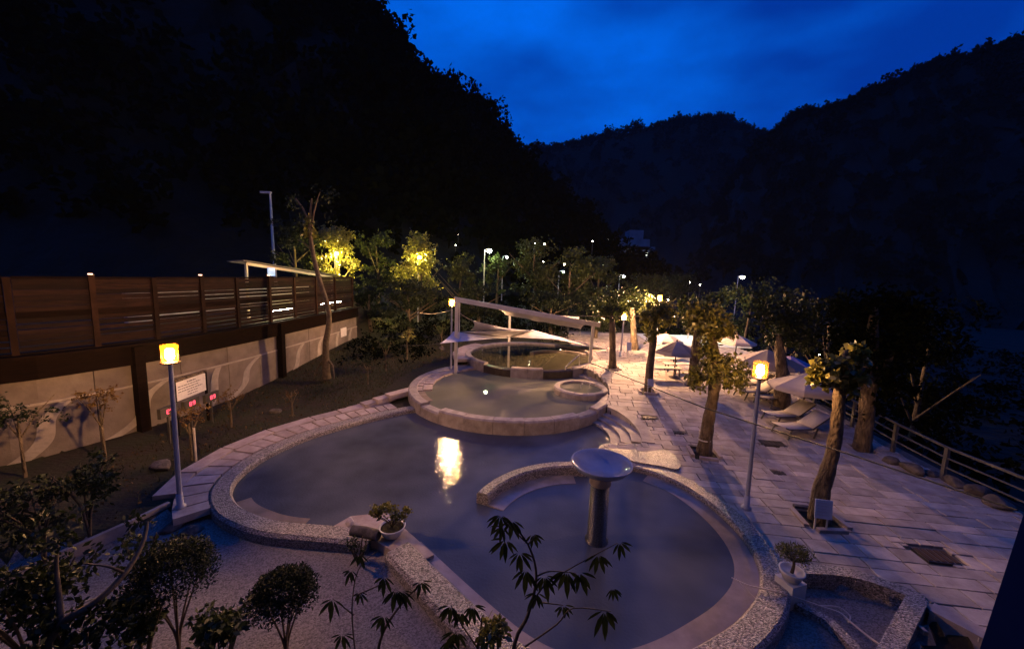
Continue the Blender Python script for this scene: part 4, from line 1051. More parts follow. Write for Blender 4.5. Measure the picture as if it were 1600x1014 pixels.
# ------------------------------------------------------------------ railing and boulders along the river edge
rl = empty('railing', (12.9, 12, 0), 'grey metal railing along the dark river side of the terrace', 'railing')
RP = [V((*p, 0)) for p in ((13.4, 3.5), (13.0, 6.5), (12.75, 8.6), (12.7, 10.6), (12.8, 12.2), (13.0, 14.0), (13.1, 16.0), (13.2, 18.5), (13.3, 21.0))]
for p in RP: p[2] = float(deckz(p[1]))
for a in RP: MB().box((a[0], a[1], a[2] + 0.45), (0.09, 0.09, 1.05)).build('post', 'railgrey', rl, org=tuple(rl.location))
for a, b in zip(RP, RP[1:]):
    for z, w in ((0.96, 0.06), (0.66, 0.04), (0.38, 0.04)):
        MB().bar(a + V((0, 0, z)), b + V((0, 0, z)), w, w).build('rail', 'railgrey', rl, org=tuple(rl.location))
BLD = [((1390, 722), (.38, .3, .3), 'nearest the thick dark tree'), ((1425, 735), (.6, .4, .36), 'largest, dark and flat-topped, by the railing post'), ((1455, 742), (.34, .28, .22), 'pale small one below the railing post'), ((1490, 757), (.5, .36, .3), 'low and dark, right of the railing post'), ((1525, 772), (.55, .4, .36), 'rounded, toward the right edge'), ((1560, 790), (.5, .45, .38), 'last on the right before the blue column'), ((1238, 636), (.4, .22, .2), 'squared, at the foot of the pale trunk'), ((1212, 640), (.36, .25, .2), 'squared, left of the two loungers')]
for i, (q, r, lab) in enumerate(BLD):
    c = atdeck(*q); rock('boulder', 'boulder edging the terrace, ' + lab, c, tuple(k * .62 for k in r), 'rock', 20 + i, 'boulders edging the terrace', 'boulder')

# ------------------------------------------------------------------ pots and small plants
def pot_bowl(c, label):
    rt = empty('planter_bowl', c, label, 'potted plant')
    MB().lathe([(0, 0), (0.15, 0), (0.19, 0.04), (0.265, 0.20), (0.275, 0.225), (0.25, 0.225), (0.235, 0.18), (0, 0.17)], n=28).build('pot', 'ceramic', rt)
    MB().lathe([(0.238, 0.185), (0.12, 0.20), (0, 0.205)], n=18).build('soil_top', 'soil', rt)
    for k in range(7):
        th = random.uniform(0, 6.28); r = random.uniform(.12, .4)
        MB().tube(catmull([(0, 0, .19), (r * .4 * math.cos(th), r * .3 * math.sin(th), .36), (r * 1.1 * math.cos(th) - .05, r * .6 * math.sin(th), .52)], 3), list(np.linspace(.014, .005, 7)), 5).build('stem', 'twig', rt)
    crown('foliage', [(-.36, 0, .55, .16, .14, .13), (-.17, .02, .60, .17, .15, .13), (-.02, -.02, .53, .16, .14, .14), (.26, 0, .50, .17, .14, .15), (.12, .05, .40, .13, .1, .1), (-.28, 0, .46, .12, .1, .08)], 900, 0.055, 'leaf_lit', rt, (0, 0, 0), 0.7)
    return rt
c = at(613, 836, -0.03); pot_bowl((c[0], c[1], -0.03), 'round white bowl planter with pale shrub at the pool corner')
c = at(1234, 917, 0.0)
pl = empty('plant_pot', (c[0], c[1], -0.28), 'square white pot with a spreading low pine by the right rim', 'potted plant')
MB().box((0, 0, 0.22), (0.34, 0.34, 0.44), 0.3, 1.0).build('pedestal', 'ceramic', pl)
MB().lathe([(0, .44), (0.13, .44), (0.20, .60), (0.21, .63), (0.18, .63), (0.17, .58), (0, .57)], n=20).build('pot', 'ceramic', pl)
MB().tube(catmull([(0, 0, .56), (.02, 0, .72), (0.0, .0, .86)], 3), [.03, .028, .026, .024, .022, .02, .018], 6).build('stem', 'twig', pl)
for k in range(8):
    th = k * .8; MB().tube([(0, 0, .80), (.12 * math.cos(th), .12 * math.sin(th), .88), (.26 * math.cos(th), .22 * math.sin(th), .93)], [.014, .01, .005], 5).build('branch', 'twig', pl)
crown('foliage', [(-.2, 0, .94, .16, .16, .07), (.2, .02, .95, .17, .16, .07), (0, 0, 1.02, .17, .17, .09), (.02, -.12, .93, .16, .12, .06), (-.05, .15, .95, .16, .12, .06)], 1300, 0.07, 'leaf_lit', pl, (0, 0, 0), 0.16, droop=-0.6)
# fallen branch/hose across the rim
pts = [at(1143, 902, .05), at(1170, 914, .06), at(1200, 921, .07), at(1240, 932, .03), at(1280, 946, -.12), at(1312, 957, -.2), at(1330, 972, -.2), at(1365, 1000, -.2), at(1395, 1020, -.2)]
br = empty('dry_branch', tuple(pts[3]), 'long thin dry branch lying across the pool rim and the bed', 'branch')
MB().tube(catmull(pts, 4), list(np.linspace(.008, .018, 33)), 6).build('stem', 'hosetan', br, org=tuple(pts[3]))
MB().tube([at(1150, 904, .05), at(1168, 922, -.05), at(1180, 934, -.08)], [.008, .006, .004], 5).build('twig', 'hosetan', br, org=tuple(pts[3]))
MB().tube(catmull([at(1280, 946, -.12), at(1310, 948, -.2), at(1328, 962, -.22), at(1325, 972, -.22)], 4), .012, 5).build('twig', 'hosetan', br, org=tuple(pts[3]))

# information board and three red displays by the wall
PA, PB = atY(273, 612, 11.6), atY(322, 603, 12.9)
ib = empty('information_board', (PA[0], PA[1], gz(PA[0], PA[1])), 'white information board with rows of small dark lettering by the wall', 'sign'); IORG = tuple(ib.location)
zt_, zl_ = atY(273, 599, 11.6)[2], atY(275, 628, 11.6)[2]
d_ = (PB - PA); d_[2] = 0; wd = np.linalg.norm(d_); d_ /= wd; nn_ = V((d_[1], -d_[0], 0))
bc = (PA + PB) / 2; rzb = math.atan2(d_[1], d_[0])
MB().box((bc[0], bc[1], (zt_ + zl_) / 2), (wd, 0.04, zt_ - zl_), rzb).build('panel', 'signwhite', ib, org=IORG)
for k in range(6):
    z = zt_ - 0.08 - k * 0.085; f0, f1 = ((.36, .64) if k == 0 else (.08, random.uniform(.6, .9)) if k < 4 else (.36, .68))
    s_ = f0
    while s_ < f1:
        w_ = random.uniform(.03, .10); a = PA + d_ * wd * s_ ; b = PA + d_ * wd * min(f1, s_ + w_)
        mm_ = (a + b) / 2 + nn_ * 0.023; MB().box((mm_[0], mm_[1], z), (np.linalg.norm(b - a), 0.004, 0.034 if k == 0 else 0.022), rzb).build('lettering', 'signink', ib, org=IORG); s_ += w_ + .02
for p in (PA, PB): MB().bar((p[0], p[1], 0), (p[0], p[1], zt_ + .05), 0.06).build('post', 'darkwood', ib, org=IORG)
MB().bar(PA + V((0, 0, zt_ - PA[2] + .08)), PB + V((0, 0, zt_ - PB[2] + .08)), 0.12, 0.06).build('top_rail', 'bark', ib, org=IORG)
for i, (q, Y) in enumerate((((265, 642), 11.0), ((300, 630), 11.9), ((332, 620), 12.8))):
    p = atY(*q, Y); rt = empty('digital_display', (p[0], p[1], p[2] - .12), ['left red digital display under the information board', 'middle red digital display under the information board', 'right red digital display beside the information board'][i], 'display', 'red digital displays by the wall', rzb)
    MB().box((0, .05, .12), (0.62, 0.10, 0.30)).build('case', 'darkmetal', rt)
    MB().bar((0, .06, -.9), (0, .06, 0), 0.05).build('post', 'darkmetal', rt)
    for dgt in (-.09, .05):
        for (sx, sz, w, h) in ((0, .06, .07, .018), (0, 0, .07, .018), (0, -.06, .07, .018), (-.04, .03, .018, .05), (.04, .03, .018, .05), (-.04, -.03, .018, .05), (.04, -.03, .018, .05)):
            if dgt > 0 and sx < 0 and sz < 0: continue
            MB().box((dgt + sx + .03, -.006, .12 + sz), (w, .012, h)).build('segment', 'ledred', rt)

# ------------------------------------------------------------------ garden: small trees, shrubs, grass, stones
def small_tree(px, py, h, label, lm='leaf_green', crown_r=0.5, n=500, z=None, lean=0.0, stake=False, leaf=0.08, multi=3):
    c = at(px, py, 0.1); c[2] = gz(c[0], c[1]); c = at(px, py, c[2])
    rt = empty('young_tree', c, label, 'young tree', 'young garden trees'); org = (0, 0, 0)
    MB().tube(catmull([(0, 0, -.05), (lean * .3, 0, h * .4), (lean, 0, h * .75)], 4), list(np.linspace(.04, .02, 9)), 7, wob=.1).build('trunk', 'bark', rt)
    for k in range(multi):
        th = random.uniform(0, 6.28); MB().tube([(lean * .6, 0, h * .5), (lean + crown_r * .4 * math.cos(th), crown_r * .4 * math.sin(th), h * .8), (lean + crown_r * .8 * math.cos(th), crown_r * .8 * math.sin(th), h)], [.02, .014, .006], 5).build('branch', 'bark', rt)
    bl = [(lean + random.uniform(-.5, .5) * crown_r, random.uniform(-.5, .5) * crown_r, h * random.uniform(.75, 1.02), crown_r * random.uniform(.35, .6), crown_r * .5, crown_r * random.uniform(.25, .45)) for _ in range(6)]
    crown('crown', bl, n, leaf, lm, rt, (0, 0, 0))
    if stake: MB().tube([(0.12, 0, 0), (0.12, 0, 1.0)], .03, 6).build('stake', 'palerock', rt)
    return rt
small_tree(165, 720, 1.9, 'young tree with lit pale trunk in front of the wavy wall', 'leaf_rust', .5, 420)
small_tree(40, 745, 2.0, 'dark young tree at the far left of the wall', 'leaf_dark', .8, 700)
small_tree(300, 720, 1.5, 'spindly tree in front of the red displays', 'leaf_rust', .6, 320, stake=True)
small_tree(362, 668, 1.2, 'thin white-trunked sapling right of the information board', 'leaf_rust', .6, 160)
small_tree(457, 650, .9, 'stumpy sapling beside the curved slab walk', 'leaf_rust', .3, 60)
small_tree(603, 578, 1.5, 'round-headed little tree on the lawn left of the steps', 'leaf_green', .6, 420)
small_tree(636, 560, 1.6, 'little tree with pale rounded crown near the sail rope', 'leaf_lit', .6, 420)
small_tree(575, 600, 1.3, 'low shrub-like tree below the fence end', 'leaf_dark', .6, 300)
small_tree(690, 545, 1.5, 'dark little tree behind the left sail tip', 'leaf_green', .6, 300)
# tree in front of the fence
q0 = at(510, 585, 0.5); Y = q0[1]
limb_tree('fence_tree', 'crooked tree growing up in front of the fence end with a few lit leaves', q0,
    [q0 - V((0, 0, .2)), atY(509, 540, Y), atY(514, 490, Y), atY(497, 430, Y), atY(488, 390, Y), atY(484, 350, Y), atY(487, 310, Y)], [.20, .13, .11, .10, .09, .07, .025],
    [tb(485, 357, Y, .32, .3, .42), tb(486, 345, Y, .22)], 170, 0.2, 'leaf_lit', bark='twig', limbs=[(atY(484, 350, Y), atY(462, 310, Y), .06), (atY(486, 360, Y), atY(500, 300, Y), .05), (atY(490, 395, Y), atY(465, 375, Y), .05), (q0 + V((0, 0, .8)), q0 + V((.5, -.3, -.1)), .07), (q0 + V((0, 0, .8)), q0 + V((-.5, -.2, -.1)), .07)])
crown('thin_leaves', [tb(470, 330, Y, 1.0), tb(505, 320, Y, .9), tb(465, 385, Y, .7)], 260, 0.14, 'leaf_dark', COL.objects['fence_tree'], tuple(q0))
# sawn stump/rock by the left lamp
for i, (q, r, lab) in enumerate([((250, 728), (.34, .24, .2), 'pale flat rock in the garden behind the left lamp'), ((272, 805), (.3, .2, .14), 'low rock at the foot of the left lamp'), ((300, 812), (.22, .16, .1), 'small stone beside the left lamp base'), ((430, 640), (.24, .2, .14), 'dark stone on the garden slope under the wall'), ((690, 560), (.32, .2, .18), 'pale stone behind the frame post in the garden')]):
    c = at(*q, 0.05); rock('garden_rock', lab, (c[0], c[1], gz(c[0], c[1])), r, 'rock', 50 + i, 'rocks in the garden')
# grass and litter over the garden
n = 26000
gx_ = RNG.uniform(-11.0, -1.5, n); gy_ = RNG.uniform(8.3, 27, n)
keep = gz_ = ground_z(gx_, gy_)
basep = np.array([V(p)[:2] for p in catmull(LEFT, 4)])
dmin = np.min(np.hypot(gx_[:, None] - basep[None, :, 0], gy_[:, None] - basep[None, :, 1]), axis=1)
ok = (gz_ > -0.1) & (dmin > 1.68) & (gx_ > wall_x(gy_) + .2) & (np.hypot(gx_ - MIDC[0], gy_ - MIDC[1]) > MIDR + 1.0) & (np.hypot(gx_ - UPC[0], gy_ - UPC[1]) > UPR + .75) & ~inside(lowp, gx_, gy_)
ok &= (gx_ < -3.0)
ok &= RNG.uniform(0, 1, n) < np.clip(0.35 + 0.65 * np.sin(gx_ * 1.3) * np.cos(gy_ * 1.1) + smooth((gy_ - 14) / 4), 0.15, 1)
gp = np.stack([gx_[ok], gy_[ok], gz_[ok]], 1); k = len(gp)
dirs = RNG.normal(size=(k, 2)) * 0.35; hh = RNG.uniform(.05, .13, k); sw = RNG.uniform(0, 6.28, k)
v = np.empty((k, 4, 3)); sd = np.stack([np.cos(sw), np.sin(sw), np.zeros(k)], 1) * 0.009
v[:, 0] = gp - sd; v[:, 1] = gp + sd
tip = gp + np.stack([dirs[:, 0] * hh, dirs[:, 1] * hh, hh], 1)
v[:, 2] = tip + sd * .3; v[:, 3] = tip - sd * .3
tag(npmesh('grass', v.reshape(-1, 3), np.arange(4 * k).reshape(-1, 4), 'grass'), 'short thin grass on the dark garden slope', 'grass', kind='stuff')
n = 2600; lx = RNG.uniform(-11, -3, n); ly = RNG.uniform(7.5, 24, n)
lz = ground_z(lx, ly); dm = np.min(np.hypot(lx[:, None] - basep[None, :, 0], ly[:, None] - basep[None, :, 1]), axis=1)
ok = (lz > -.3) & (dm > 1.5) & ~inside(lowp, lx, ly) & (lx > wall_x(ly) + .2) & (np.hypot(lx - MIDC[0], ly - MIDC[1]) > MIDR + 1.0)
v, q = leaf_geo(np.stack([lx[ok], ly[ok], lz[ok] + .03], 1), 0.09, .6, 0.0); v[:, 2] = np.maximum(v[:, 2], 0) if False else v[:, 2]
tag(npmesh('leaf_litter', v, q, 'litter'), 'fallen brown leaves scattered over the garden soil', 'leaf litter', kind='stuff')

# topiary and shrubs close to the camera
def topiary(px, py, Yb, rw, rh, label, lm='leaf_dark', n=9000, stems=6):
    cpt = atY(px, py, Yb); zb = -0.22; rt = empty('topiary_shrub', (cpt[0], cpt[1], zb), label, 'shrub', 'clipped shrubs by the courtyard')
    zc = cpt[2] - zb
    for k in range(stems):
        th = k * 6.28 / stems + .3; MB().tube(catmull([(0, 0, 0), (.05 * math.cos(th), .05 * math.sin(th), zc * .35), (rw * .55 * math.cos(th), rw * .55 * math.sin(th), zc - rh * .1)], 4), list(np.linspace(.022, .008, 9)), 5).build('stem', 'twig', rt)
    d = RNG.normal(size=(n, 3)); d /= np.linalg.norm(d, axis=1)[:, None]; d[:, 2] = np.where(d[:, 2] < -.35, -d[:, 2], d[:, 2])
    r = RNG.uniform(.55, 1.03, n)[:, None]; lump = 1 + .07 * np.sin(d[:, :1] * 9) * np.cos(d[:, 1:2] * 8)
    v, q = leaf_geo(d * r * lump * np.array([rw, rw, rh]) + np.array([0, 0, zc]), .045, .4, -.3)
    npmesh('crown', v, q, lm, rt); return rt
topiary(270, 900, 5.0, .55, .50, 'larger dark domed shrub at the lower left')
topiary(443, 930, 5.0, .46, .33, 'smaller mushroom-shaped clipped shrub on bare stems')
def bush(px, py, Y, r, n, label, lm='leaf_dark', leaf=.09, group='dark bushes at the lower left'):
    c = atY(px, py, Y); zb = min(gz(c[0], c[1]), c[2] - r); rt = empty('bush', (c[0], c[1], zb), label, 'bush', group)
    for k in range(5):
        th = random.uniform(0, 6.28); MB().tube(catmull([(0, 0, 0), (.1 * math.cos(th), .1 * math.sin(th), (c[2] - zb) * .6), (r * .7 * math.cos(th), r * .7 * math.sin(th), c[2] - zb + r * .3)], 3), list(np.linspace(.03, .008, 7)), 5).build('stem', 'twig', rt)
    bl = [(random.uniform(-.6, .6) * r, random.uniform(-.6, .6) * r, c[2] - zb + random.uniform(-.5, .5) * r, r * .5, r * .5, r * .4) for _ in range(7)]
    crown('foliage', bl, n, leaf, lm, rt, (0, 0, 0)); return rt
bush(60, 790, 6.4, .9, 1600, 'broad dark bush at the left edge below the wall')
bush(130, 745, 7.2, .6, 900, 'leafy bush below the lit young tree', 'leaf_green')
bush(30, 930, 4.3, .7, 1500, 'dark bush in the lower left corner')
bush(120, 985, 4.0, .5, 1000, 'low dark bush along the bottom edge at left')
bush(340, 985, 4.3, .42, 1000, 'low loose bush between the two clipped shrubs', 'leaf_green')
bush(215, 965, 4.5, .4, 800, 'loose foliage under the larger domed shrub', 'leaf_green')
bush(215, 850, 6.0, .35, 260, 'sparse pale plant near the garden kerb', 'leaf_green')
bush(560, 850, 6.9, .22, 240, 'small weedy plant by the log', 'leaf_green', .05)
# curved dark sapling trunk, lower left
q = [atY(70, 1030, 3.9), atY(95, 975, 4.0), atY(150, 940, 4.2), atY(195, 895, 4.5), atY(222, 850, 4.8), atY(230, 815, 5.0)]
rt = empty('leaning_sapling', (q[0][0], q[0][1], -.2), 'dark leaning sapling curving up from the lower left corner', 'sapling')
MB().tube(catmull([V((q[0][0], q[0][1], -.2))] + q, 5), list(np.linspace(.06, .02, 31)), 8, wob=.05).build('trunk', 'twig', rt, org=tuple(rt.location))
MB().tube(catmull([q[1], atY(92, 930, 4.1), atY(88, 880, 4.2), atY(92, 840, 4.3)], 4), list(np.linspace(.035, .012, 13)), 7).build('limb', 'twig', rt, org=tuple(rt.location))
MB().tube(catmull([q[3], atY(170, 885, 4.4), atY(130, 880, 4.4)], 4), list(np.linspace(.02, .008, 9)), 6).build('limb', 'twig', rt, org=tuple(rt.location))
crown('foliage', [tb(95, 830, 4.3, .35), tb(60, 870, 4.3, .4), tb(225, 815, 5.0, .2), tb(130, 880, 4.4, .2)], 420, .08, 'leaf_dark', rt, tuple(rt.location))

# branch with hand-shaped leaves rising in front of the camera
def palmate(p, s, rot, nleaf=6, tilt=None):
    """drooping fan of leaflets; returns verts, faces"""
    vs = []; fs = []; p = V(p)
    for k in range(nleaf):
        a = rot + (k - (nleaf - 1) / 2) * 0.42 + random.uniform(-.1, .1)
        l = s * (1 - .13 * abs(k - (nleaf - 1) / 2)) * random.uniform(.85, 1.1)
        d = V((math.sin(a) * .9, random.uniform(-.35, .15), -math.cos(a) * .9)); d /= np.linalg.norm(d)
        sd = np.cross(d, V((0.15 * math.sin(a), 1, .3))); sd /= np.linalg.norm(sd); nn2 = np.cross(d, sd)
        o = len(vs); w = l * .125
        b0 = p + d * s * .12
        L0, L1, L2, L3 = b0, b0 + d * l * .35, b0 + d * l * .7 - V((0, 0, .05 * l)), b0 + d * l - V((0, 0, .14 * l))
        vs += [L0, L1 + sd * w, L1 + nn2 * w * .35, L1 - sd * w, L2 + sd * w * .85 , L2 + nn2 * w * .3, L2 - sd * w * .85, L3]
        fs += [(o, o + 2, o + 1), (o, o + 3, o + 2), (o + 1, o + 2, o + 5, o + 4), (o + 2, o + 3, o + 6, o + 5), (o + 4, o + 5, o + 7), (o + 5, o + 6, o + 7)]
    return vs, fs
def fan_branch(label, main, subs, leaves, Y0, root_px):
    b = atY(*root_px, Y0); rt = empty('umbrella_leaf_tree', (b[0], b[1], -.22), label, 'sapling'); org = tuple(rt.location)
    MB().tube(catmull([V((b[0], b[1], -.22))] + [atY(x, y, Y) for x, y, Y in main], 5), list(np.linspace(.024, .007, 5 * len(main) + 1)), 7).build('stem', 'twig', rt, org=org)
    for sp in subs:
        MB().tube(catmull([atY(x, y, Y) for x, y, Y in sp], 4), list(np.linspace(.010, .0035, 4 * (len(sp) - 1) + 1)), 5).build('branch', 'twig', rt, org=org)
    for (x, y, Y, s, rot) in leaves:
        vs, fs = palmate(atY(x, y, Y), s, rot, random.choice((5, 6, 7))); MB().add(vs, fs).build('leaf', 'leaf_dark', rt, org=org)
    return rt
fan_branch('slender sapling with drooping hand-shaped leaves in front of the pool', [(905, 1040, 3.5), (945, 985, 3.5), (985, 925, 3.55), (1018, 880, 3.6)] if False else [(800, 1030, 3.5), (825, 960, 3.5), (838, 900, 3.55), (825, 850, 3.6), (795, 812, 3.6)],
    [[(825, 960, 3.5), (850, 915, 3.5), (905, 880, 3.5), (965, 848, 3.5)], [(838, 900, 3.55), (860, 892, 3.5), (900, 895, 3.5)], [(820, 845, 3.6), (805, 830, 3.6), (780, 805, 3.6)], [(825, 850, 3.6), (838, 835, 3.6)], [(820, 1010, 3.5), (870, 975, 3.45), (895, 950, 3.4), (955, 955, 3.4)], [(840, 940, 3.5), (880, 945, 3.5)]],
    [(783, 803, 3.6, .20, -.2), (800, 812, 3.6, .20, .1), (790, 842, 3.6, .22, -.3), (832, 833, 3.6, .17, .3), (812, 862, 3.6, .20, .2), (822, 888, 3.55, .24, -.1), (850, 898, 3.5, .22, .2), (885, 890, 3.5, .26, -.1), (905, 893, 3.5, .22, .3), (935, 865, 3.5, .20, .1), (968, 846, 3.5, .16, .4), (945, 952, 3.4, .26, .0), (958, 918, 3.4, .13, .2), (880, 945, 3.5, .16, .1), (838, 925, 3.5, .18, -.2), (785, 822, 3.6, .16, -.4)], 3.5, (800, 1060))
fan_branch('thin twiggy sapling with drooping leaves left of the pool corner', [(590, 1035, 4.0), (600, 985, 4.0), (630, 940, 4.0), (660, 910, 4.0)],
    [[(555, 1020, 4.1), (550, 950, 4.1), (560, 890, 4.1), (590, 860, 4.1)], [(555, 930, 4.1), (590, 915, 4.1), (605, 905, 4.1)], [(630, 940, 4.0), (615, 925, 4.0)], [(553, 960, 4.1), (520, 935, 4.1)]],
    [(520, 935, 4.1, .22, -.2), (548, 890, 4.1, .16, -.1), (562, 865, 4.1, .17, .1), (600, 900, 4.1, .20, 0), (618, 920, 4.0, .24, .1), (628, 922, 4.0, .2, .5), (600, 960, 4.0, .22, -.2), (658, 908, 4.0, .17, .2), (562, 925, 4.1, .15, .3), (535, 990, 4.1, .2, .1)], 4.0, (592, 1060))
fan_branch('leafy sapling with lit yellow-green top at the bottom edge', [(745, 1035, 3.8), (750, 990, 3.8), (755, 960, 3.8)],
    [[(745, 1010, 3.8), (715, 965, 3.8), (705, 945, 3.8)], [(750, 985, 3.8), (780, 975, 3.8)]],
    [(705, 945, 3.8, .22, -.2), (720, 955, 3.8, .20, .1), (738, 945, 3.8, .2, .3), (712, 985, 3.8, .24, -.2), (700, 1000, 3.8, .2, .2)], 3.8, (745, 1060))
bush(770, 980, 3.7, .20, 320, 'yellow-green tuft of leaves at the bottom centre', 'leaf_lit', .075, 'plants at the bottom edge')
# dark blue painted column at the right edge (part of the viewer's own building)
ca_, cb_ = atY(1601, 798, 2.6), atY(1530, 1016, 2.35)
bp_ = V((cb_[0] + .35, 2.5, -0.3))
e = (ca_ - cb_) / (ca_[2] - cb_[2])
lo = cb_ + e * (-.3 - cb_[2]); hi = ca_ + e * 1.6
mb = MB(); vs = []
for p in (lo, hi):
    for dx, dy in ((0, 0), (.8, -.25), (1.6, .35), (.8, .45)): vs.append(p + V((dx, dy, 0)))
mb.add(vs, [(3, 2, 1, 0), (4, 5, 6, 7), (0, 1, 5, 4), (1, 2, 6, 5), (2, 3, 7, 6), (3, 0, 4, 7)])
bld = empty('viewer_building', (lo[0], lo[1], lo[2]), 'building the view is taken from, its dark blue slanting column at the lower right edge', 'building')
mb.build('blue_column', 'bluepaint', bld, org=tuple(lo))
MB().box((2, -1.6, 14.0), (50, 0.8, 29)).build('unseen_facade', 'bluepaint', bld, org=tuple(lo))  # unseen wall added behind the camera, made tall to block sky light

# ------------------------------------------------------------------ background trees
def bg_tree(px, base_y, Y, top_y, wpx, label, lm='leaf_dark', n=1700, leaf=.3, zb=None, group='trees behind the pools', trunk=.16):
    k = Y / FPX; h_top = atY(px, top_y, Y)[2]; w = wpx * k / 2; x = atY(px, base_y, Y)[0]
    zb = zb if zb is not None else min(gz(x, Y), h_top - 2.0); H = h_top - zb
    rt = empty('broadleaf_tree', (x, Y, zb), label, 'tree', group)
    MB().tube(catmull([(0, 0, -.2), (random.uniform(-.2, .2), 0, H * .35), (random.uniform(-.3, .3), 0, H * .8)], 4), list(np.linspace(trunk * 1.2, trunk * .3, 9)), 8, wob=.06).build('trunk', 'twig', rt)
    for q in range(4):
        th = random.uniform(0, 6.28); z0 = H * random.uniform(.3, .5); MB().tube([(0, 0, z0), (w * .35 * math.cos(th), w * .35 * math.sin(th), z0 + H * .15), (w * .7 * math.cos(th), w * .7 * math.sin(th), z0 + H * .3)], [trunk * .4, trunk * .25, trunk * .08], 6).build('limb', 'twig', rt)
    bl = []
    for q in range(15):
        f = random.uniform(.28, .95); th = random.uniform(0, 6.28); rr = w * (1 - abs(f - .6)) * random.uniform(.2, .75)
        bl.append((rr * math.cos(th), rr * math.sin(th), H * f, w * random.uniform(.28, .45), w * random.uniform(.28, .45), H * random.uniform(.07, .13)))
    bl.append((0, 0, H * .88, w * .35, w * .35, H * .12))
    crown('crown', bl, int(n * 1.7), leaf, lm, rt, (0, 0, 0), shell=.25); return rt
BT = [(530, 455, 30.5, 352, 90, 'yellow-lit tree just behind the shelter', 'leaf_lit', 2600, .22), (465, 440, 31, 340, 110, 'dark tree behind the roof of the shelter', 'leaf_dark', 1800, .25),
      (655, 460, 34, 362, 105, 'yellow-lit bushy tree in the middle distance', 'leaf_lit', 2600, .24), (590, 455, 36, 360, 80, 'dim green tree between the two yellow-lit ones', 'leaf_green', 1700, .25),
      (640, 530, 27, 438, 120, 'dark rounded tree in front of the yellow-lit bush', 'leaf_dark', 2600, .2), (580, 540, 29, 445, 90, 'dark tree beyond the end of the fence', 'leaf_dark', 1900, .2),
      (715, 530, 33, 400, 90, 'dark slim tree left of the greenish street lamp', 'leaf_green', 1700, .24), (775, 500, 42, 395, 60, 'lit creeper-clad tree around the greenish street lamp', 'leaf_green', 1300, .24),
      (745, 540, 31, 440, 120, 'dark bushy tree right behind the sloping beam', 'leaf_dark', 2500, .2), (830, 520, 38, 370, 110, 'tall dark tree right of the street lamps', 'leaf_green', 2600, .26),
      (885, 520, 36, 385, 120, 'broad green tree behind the right half of the beam', 'leaf_green', 2900, .24), (930, 510, 40, 402, 110, 'tall green tree speckled with light from behind', 'leaf_green', 2600, .26),
      (1000, 500, 38, 425, 110, 'low dark tree behind the upper lantern', 'leaf_dark', 2100, .24), (1060, 490, 44, 420, 130, 'dim tree above the distant lantern', 'leaf_dark', 2100, .26),
      (860, 540, 30.5, 455, 120, 'dark hedge-like tree behind the pipe rack', 'leaf_dark', 2300, .2), (930, 535, 30, 465, 80, 'dark hedge-like tree behind the right frame post', 'leaf_dark', 1700, .2)]
for i, a in enumerate(BT): bg_tree(*a)
RT = [(1160, 560, 31, 445, 120, 'dim green tree behind the farthest parasol', 'leaf_green', 2600, .22), (1225, 560, 27, 452, 110, 'dim green tree behind the wide parasol', 'leaf_dark', 2400, .2), (1290, 590, 24, 455, 130, 'dark tree beyond the railing behind the pale parasol', 'leaf_unlit', 2600, .2),
      (1110, 500, 34, 455, 100, 'dim tree behind the top of the leafy tree', 'leaf_green', 2000, .22), (1430, 640, 19, 470, 170, 'black tree mass beyond the railing at right', 'leaf_unlit', 2600, .2), (1350, 560, 30, 460, 160, 'black tree farther down the river bank', 'leaf_unlit', 2200, .25)]
for a in RT: bg_tree(*a, zb=None, group='trees along the river bank')

# undergrowth between the garden, the terrace and the trees
n = 1500; ux = RNG.uniform(-12, 16, n); uy = RNG.uniform(20.5, 58, n)
ok = ((ux < -5.2) & (uy > 20.5) & (ux > -10.3) | (ux < 4.2) & (uy > 28.2) | (uy > 33.5)) & (ux > -10.2 - (uy - 23) * .25)
ub = []
for x, y in zip(ux[ok], uy[ok]):
    r = random.uniform(.45, 1.0); z = gz(x, y); ub.append((x, y, z + r * .35, r, r, r * random.uniform(.5, .9)))
v, q = leaf_geo(blob_pts(ub, 44000, .35), .20, .5, .2); tag(npmesh('undergrowth', v, q, 'leaf_unlit'), 'dark undergrowth filling the ground between the background trees', 'undergrowth', kind='stuff')

# thicket on the river bank
n = 1500; ux = RNG.uniform(13.8, 75, n); uy = RNG.uniform(2, 80, n); ub = []
for x, y in zip(ux, uy):
    if y > 19 and x < 17.5 and y < 34: continue
    r = random.uniform(.6, 1.5); ub.append((x, y, gz(x, y) + r * .3, r, r, r * random.uniform(.5, .9)))
v, q = leaf_geo(blob_pts(ub, 38000, .35), .42, .55, .2); tag(npmesh('river_thicket', v, q, 'leaf_unlit'), 'black thicket covering the river bank below the railing', 'thicket', kind='stuff')

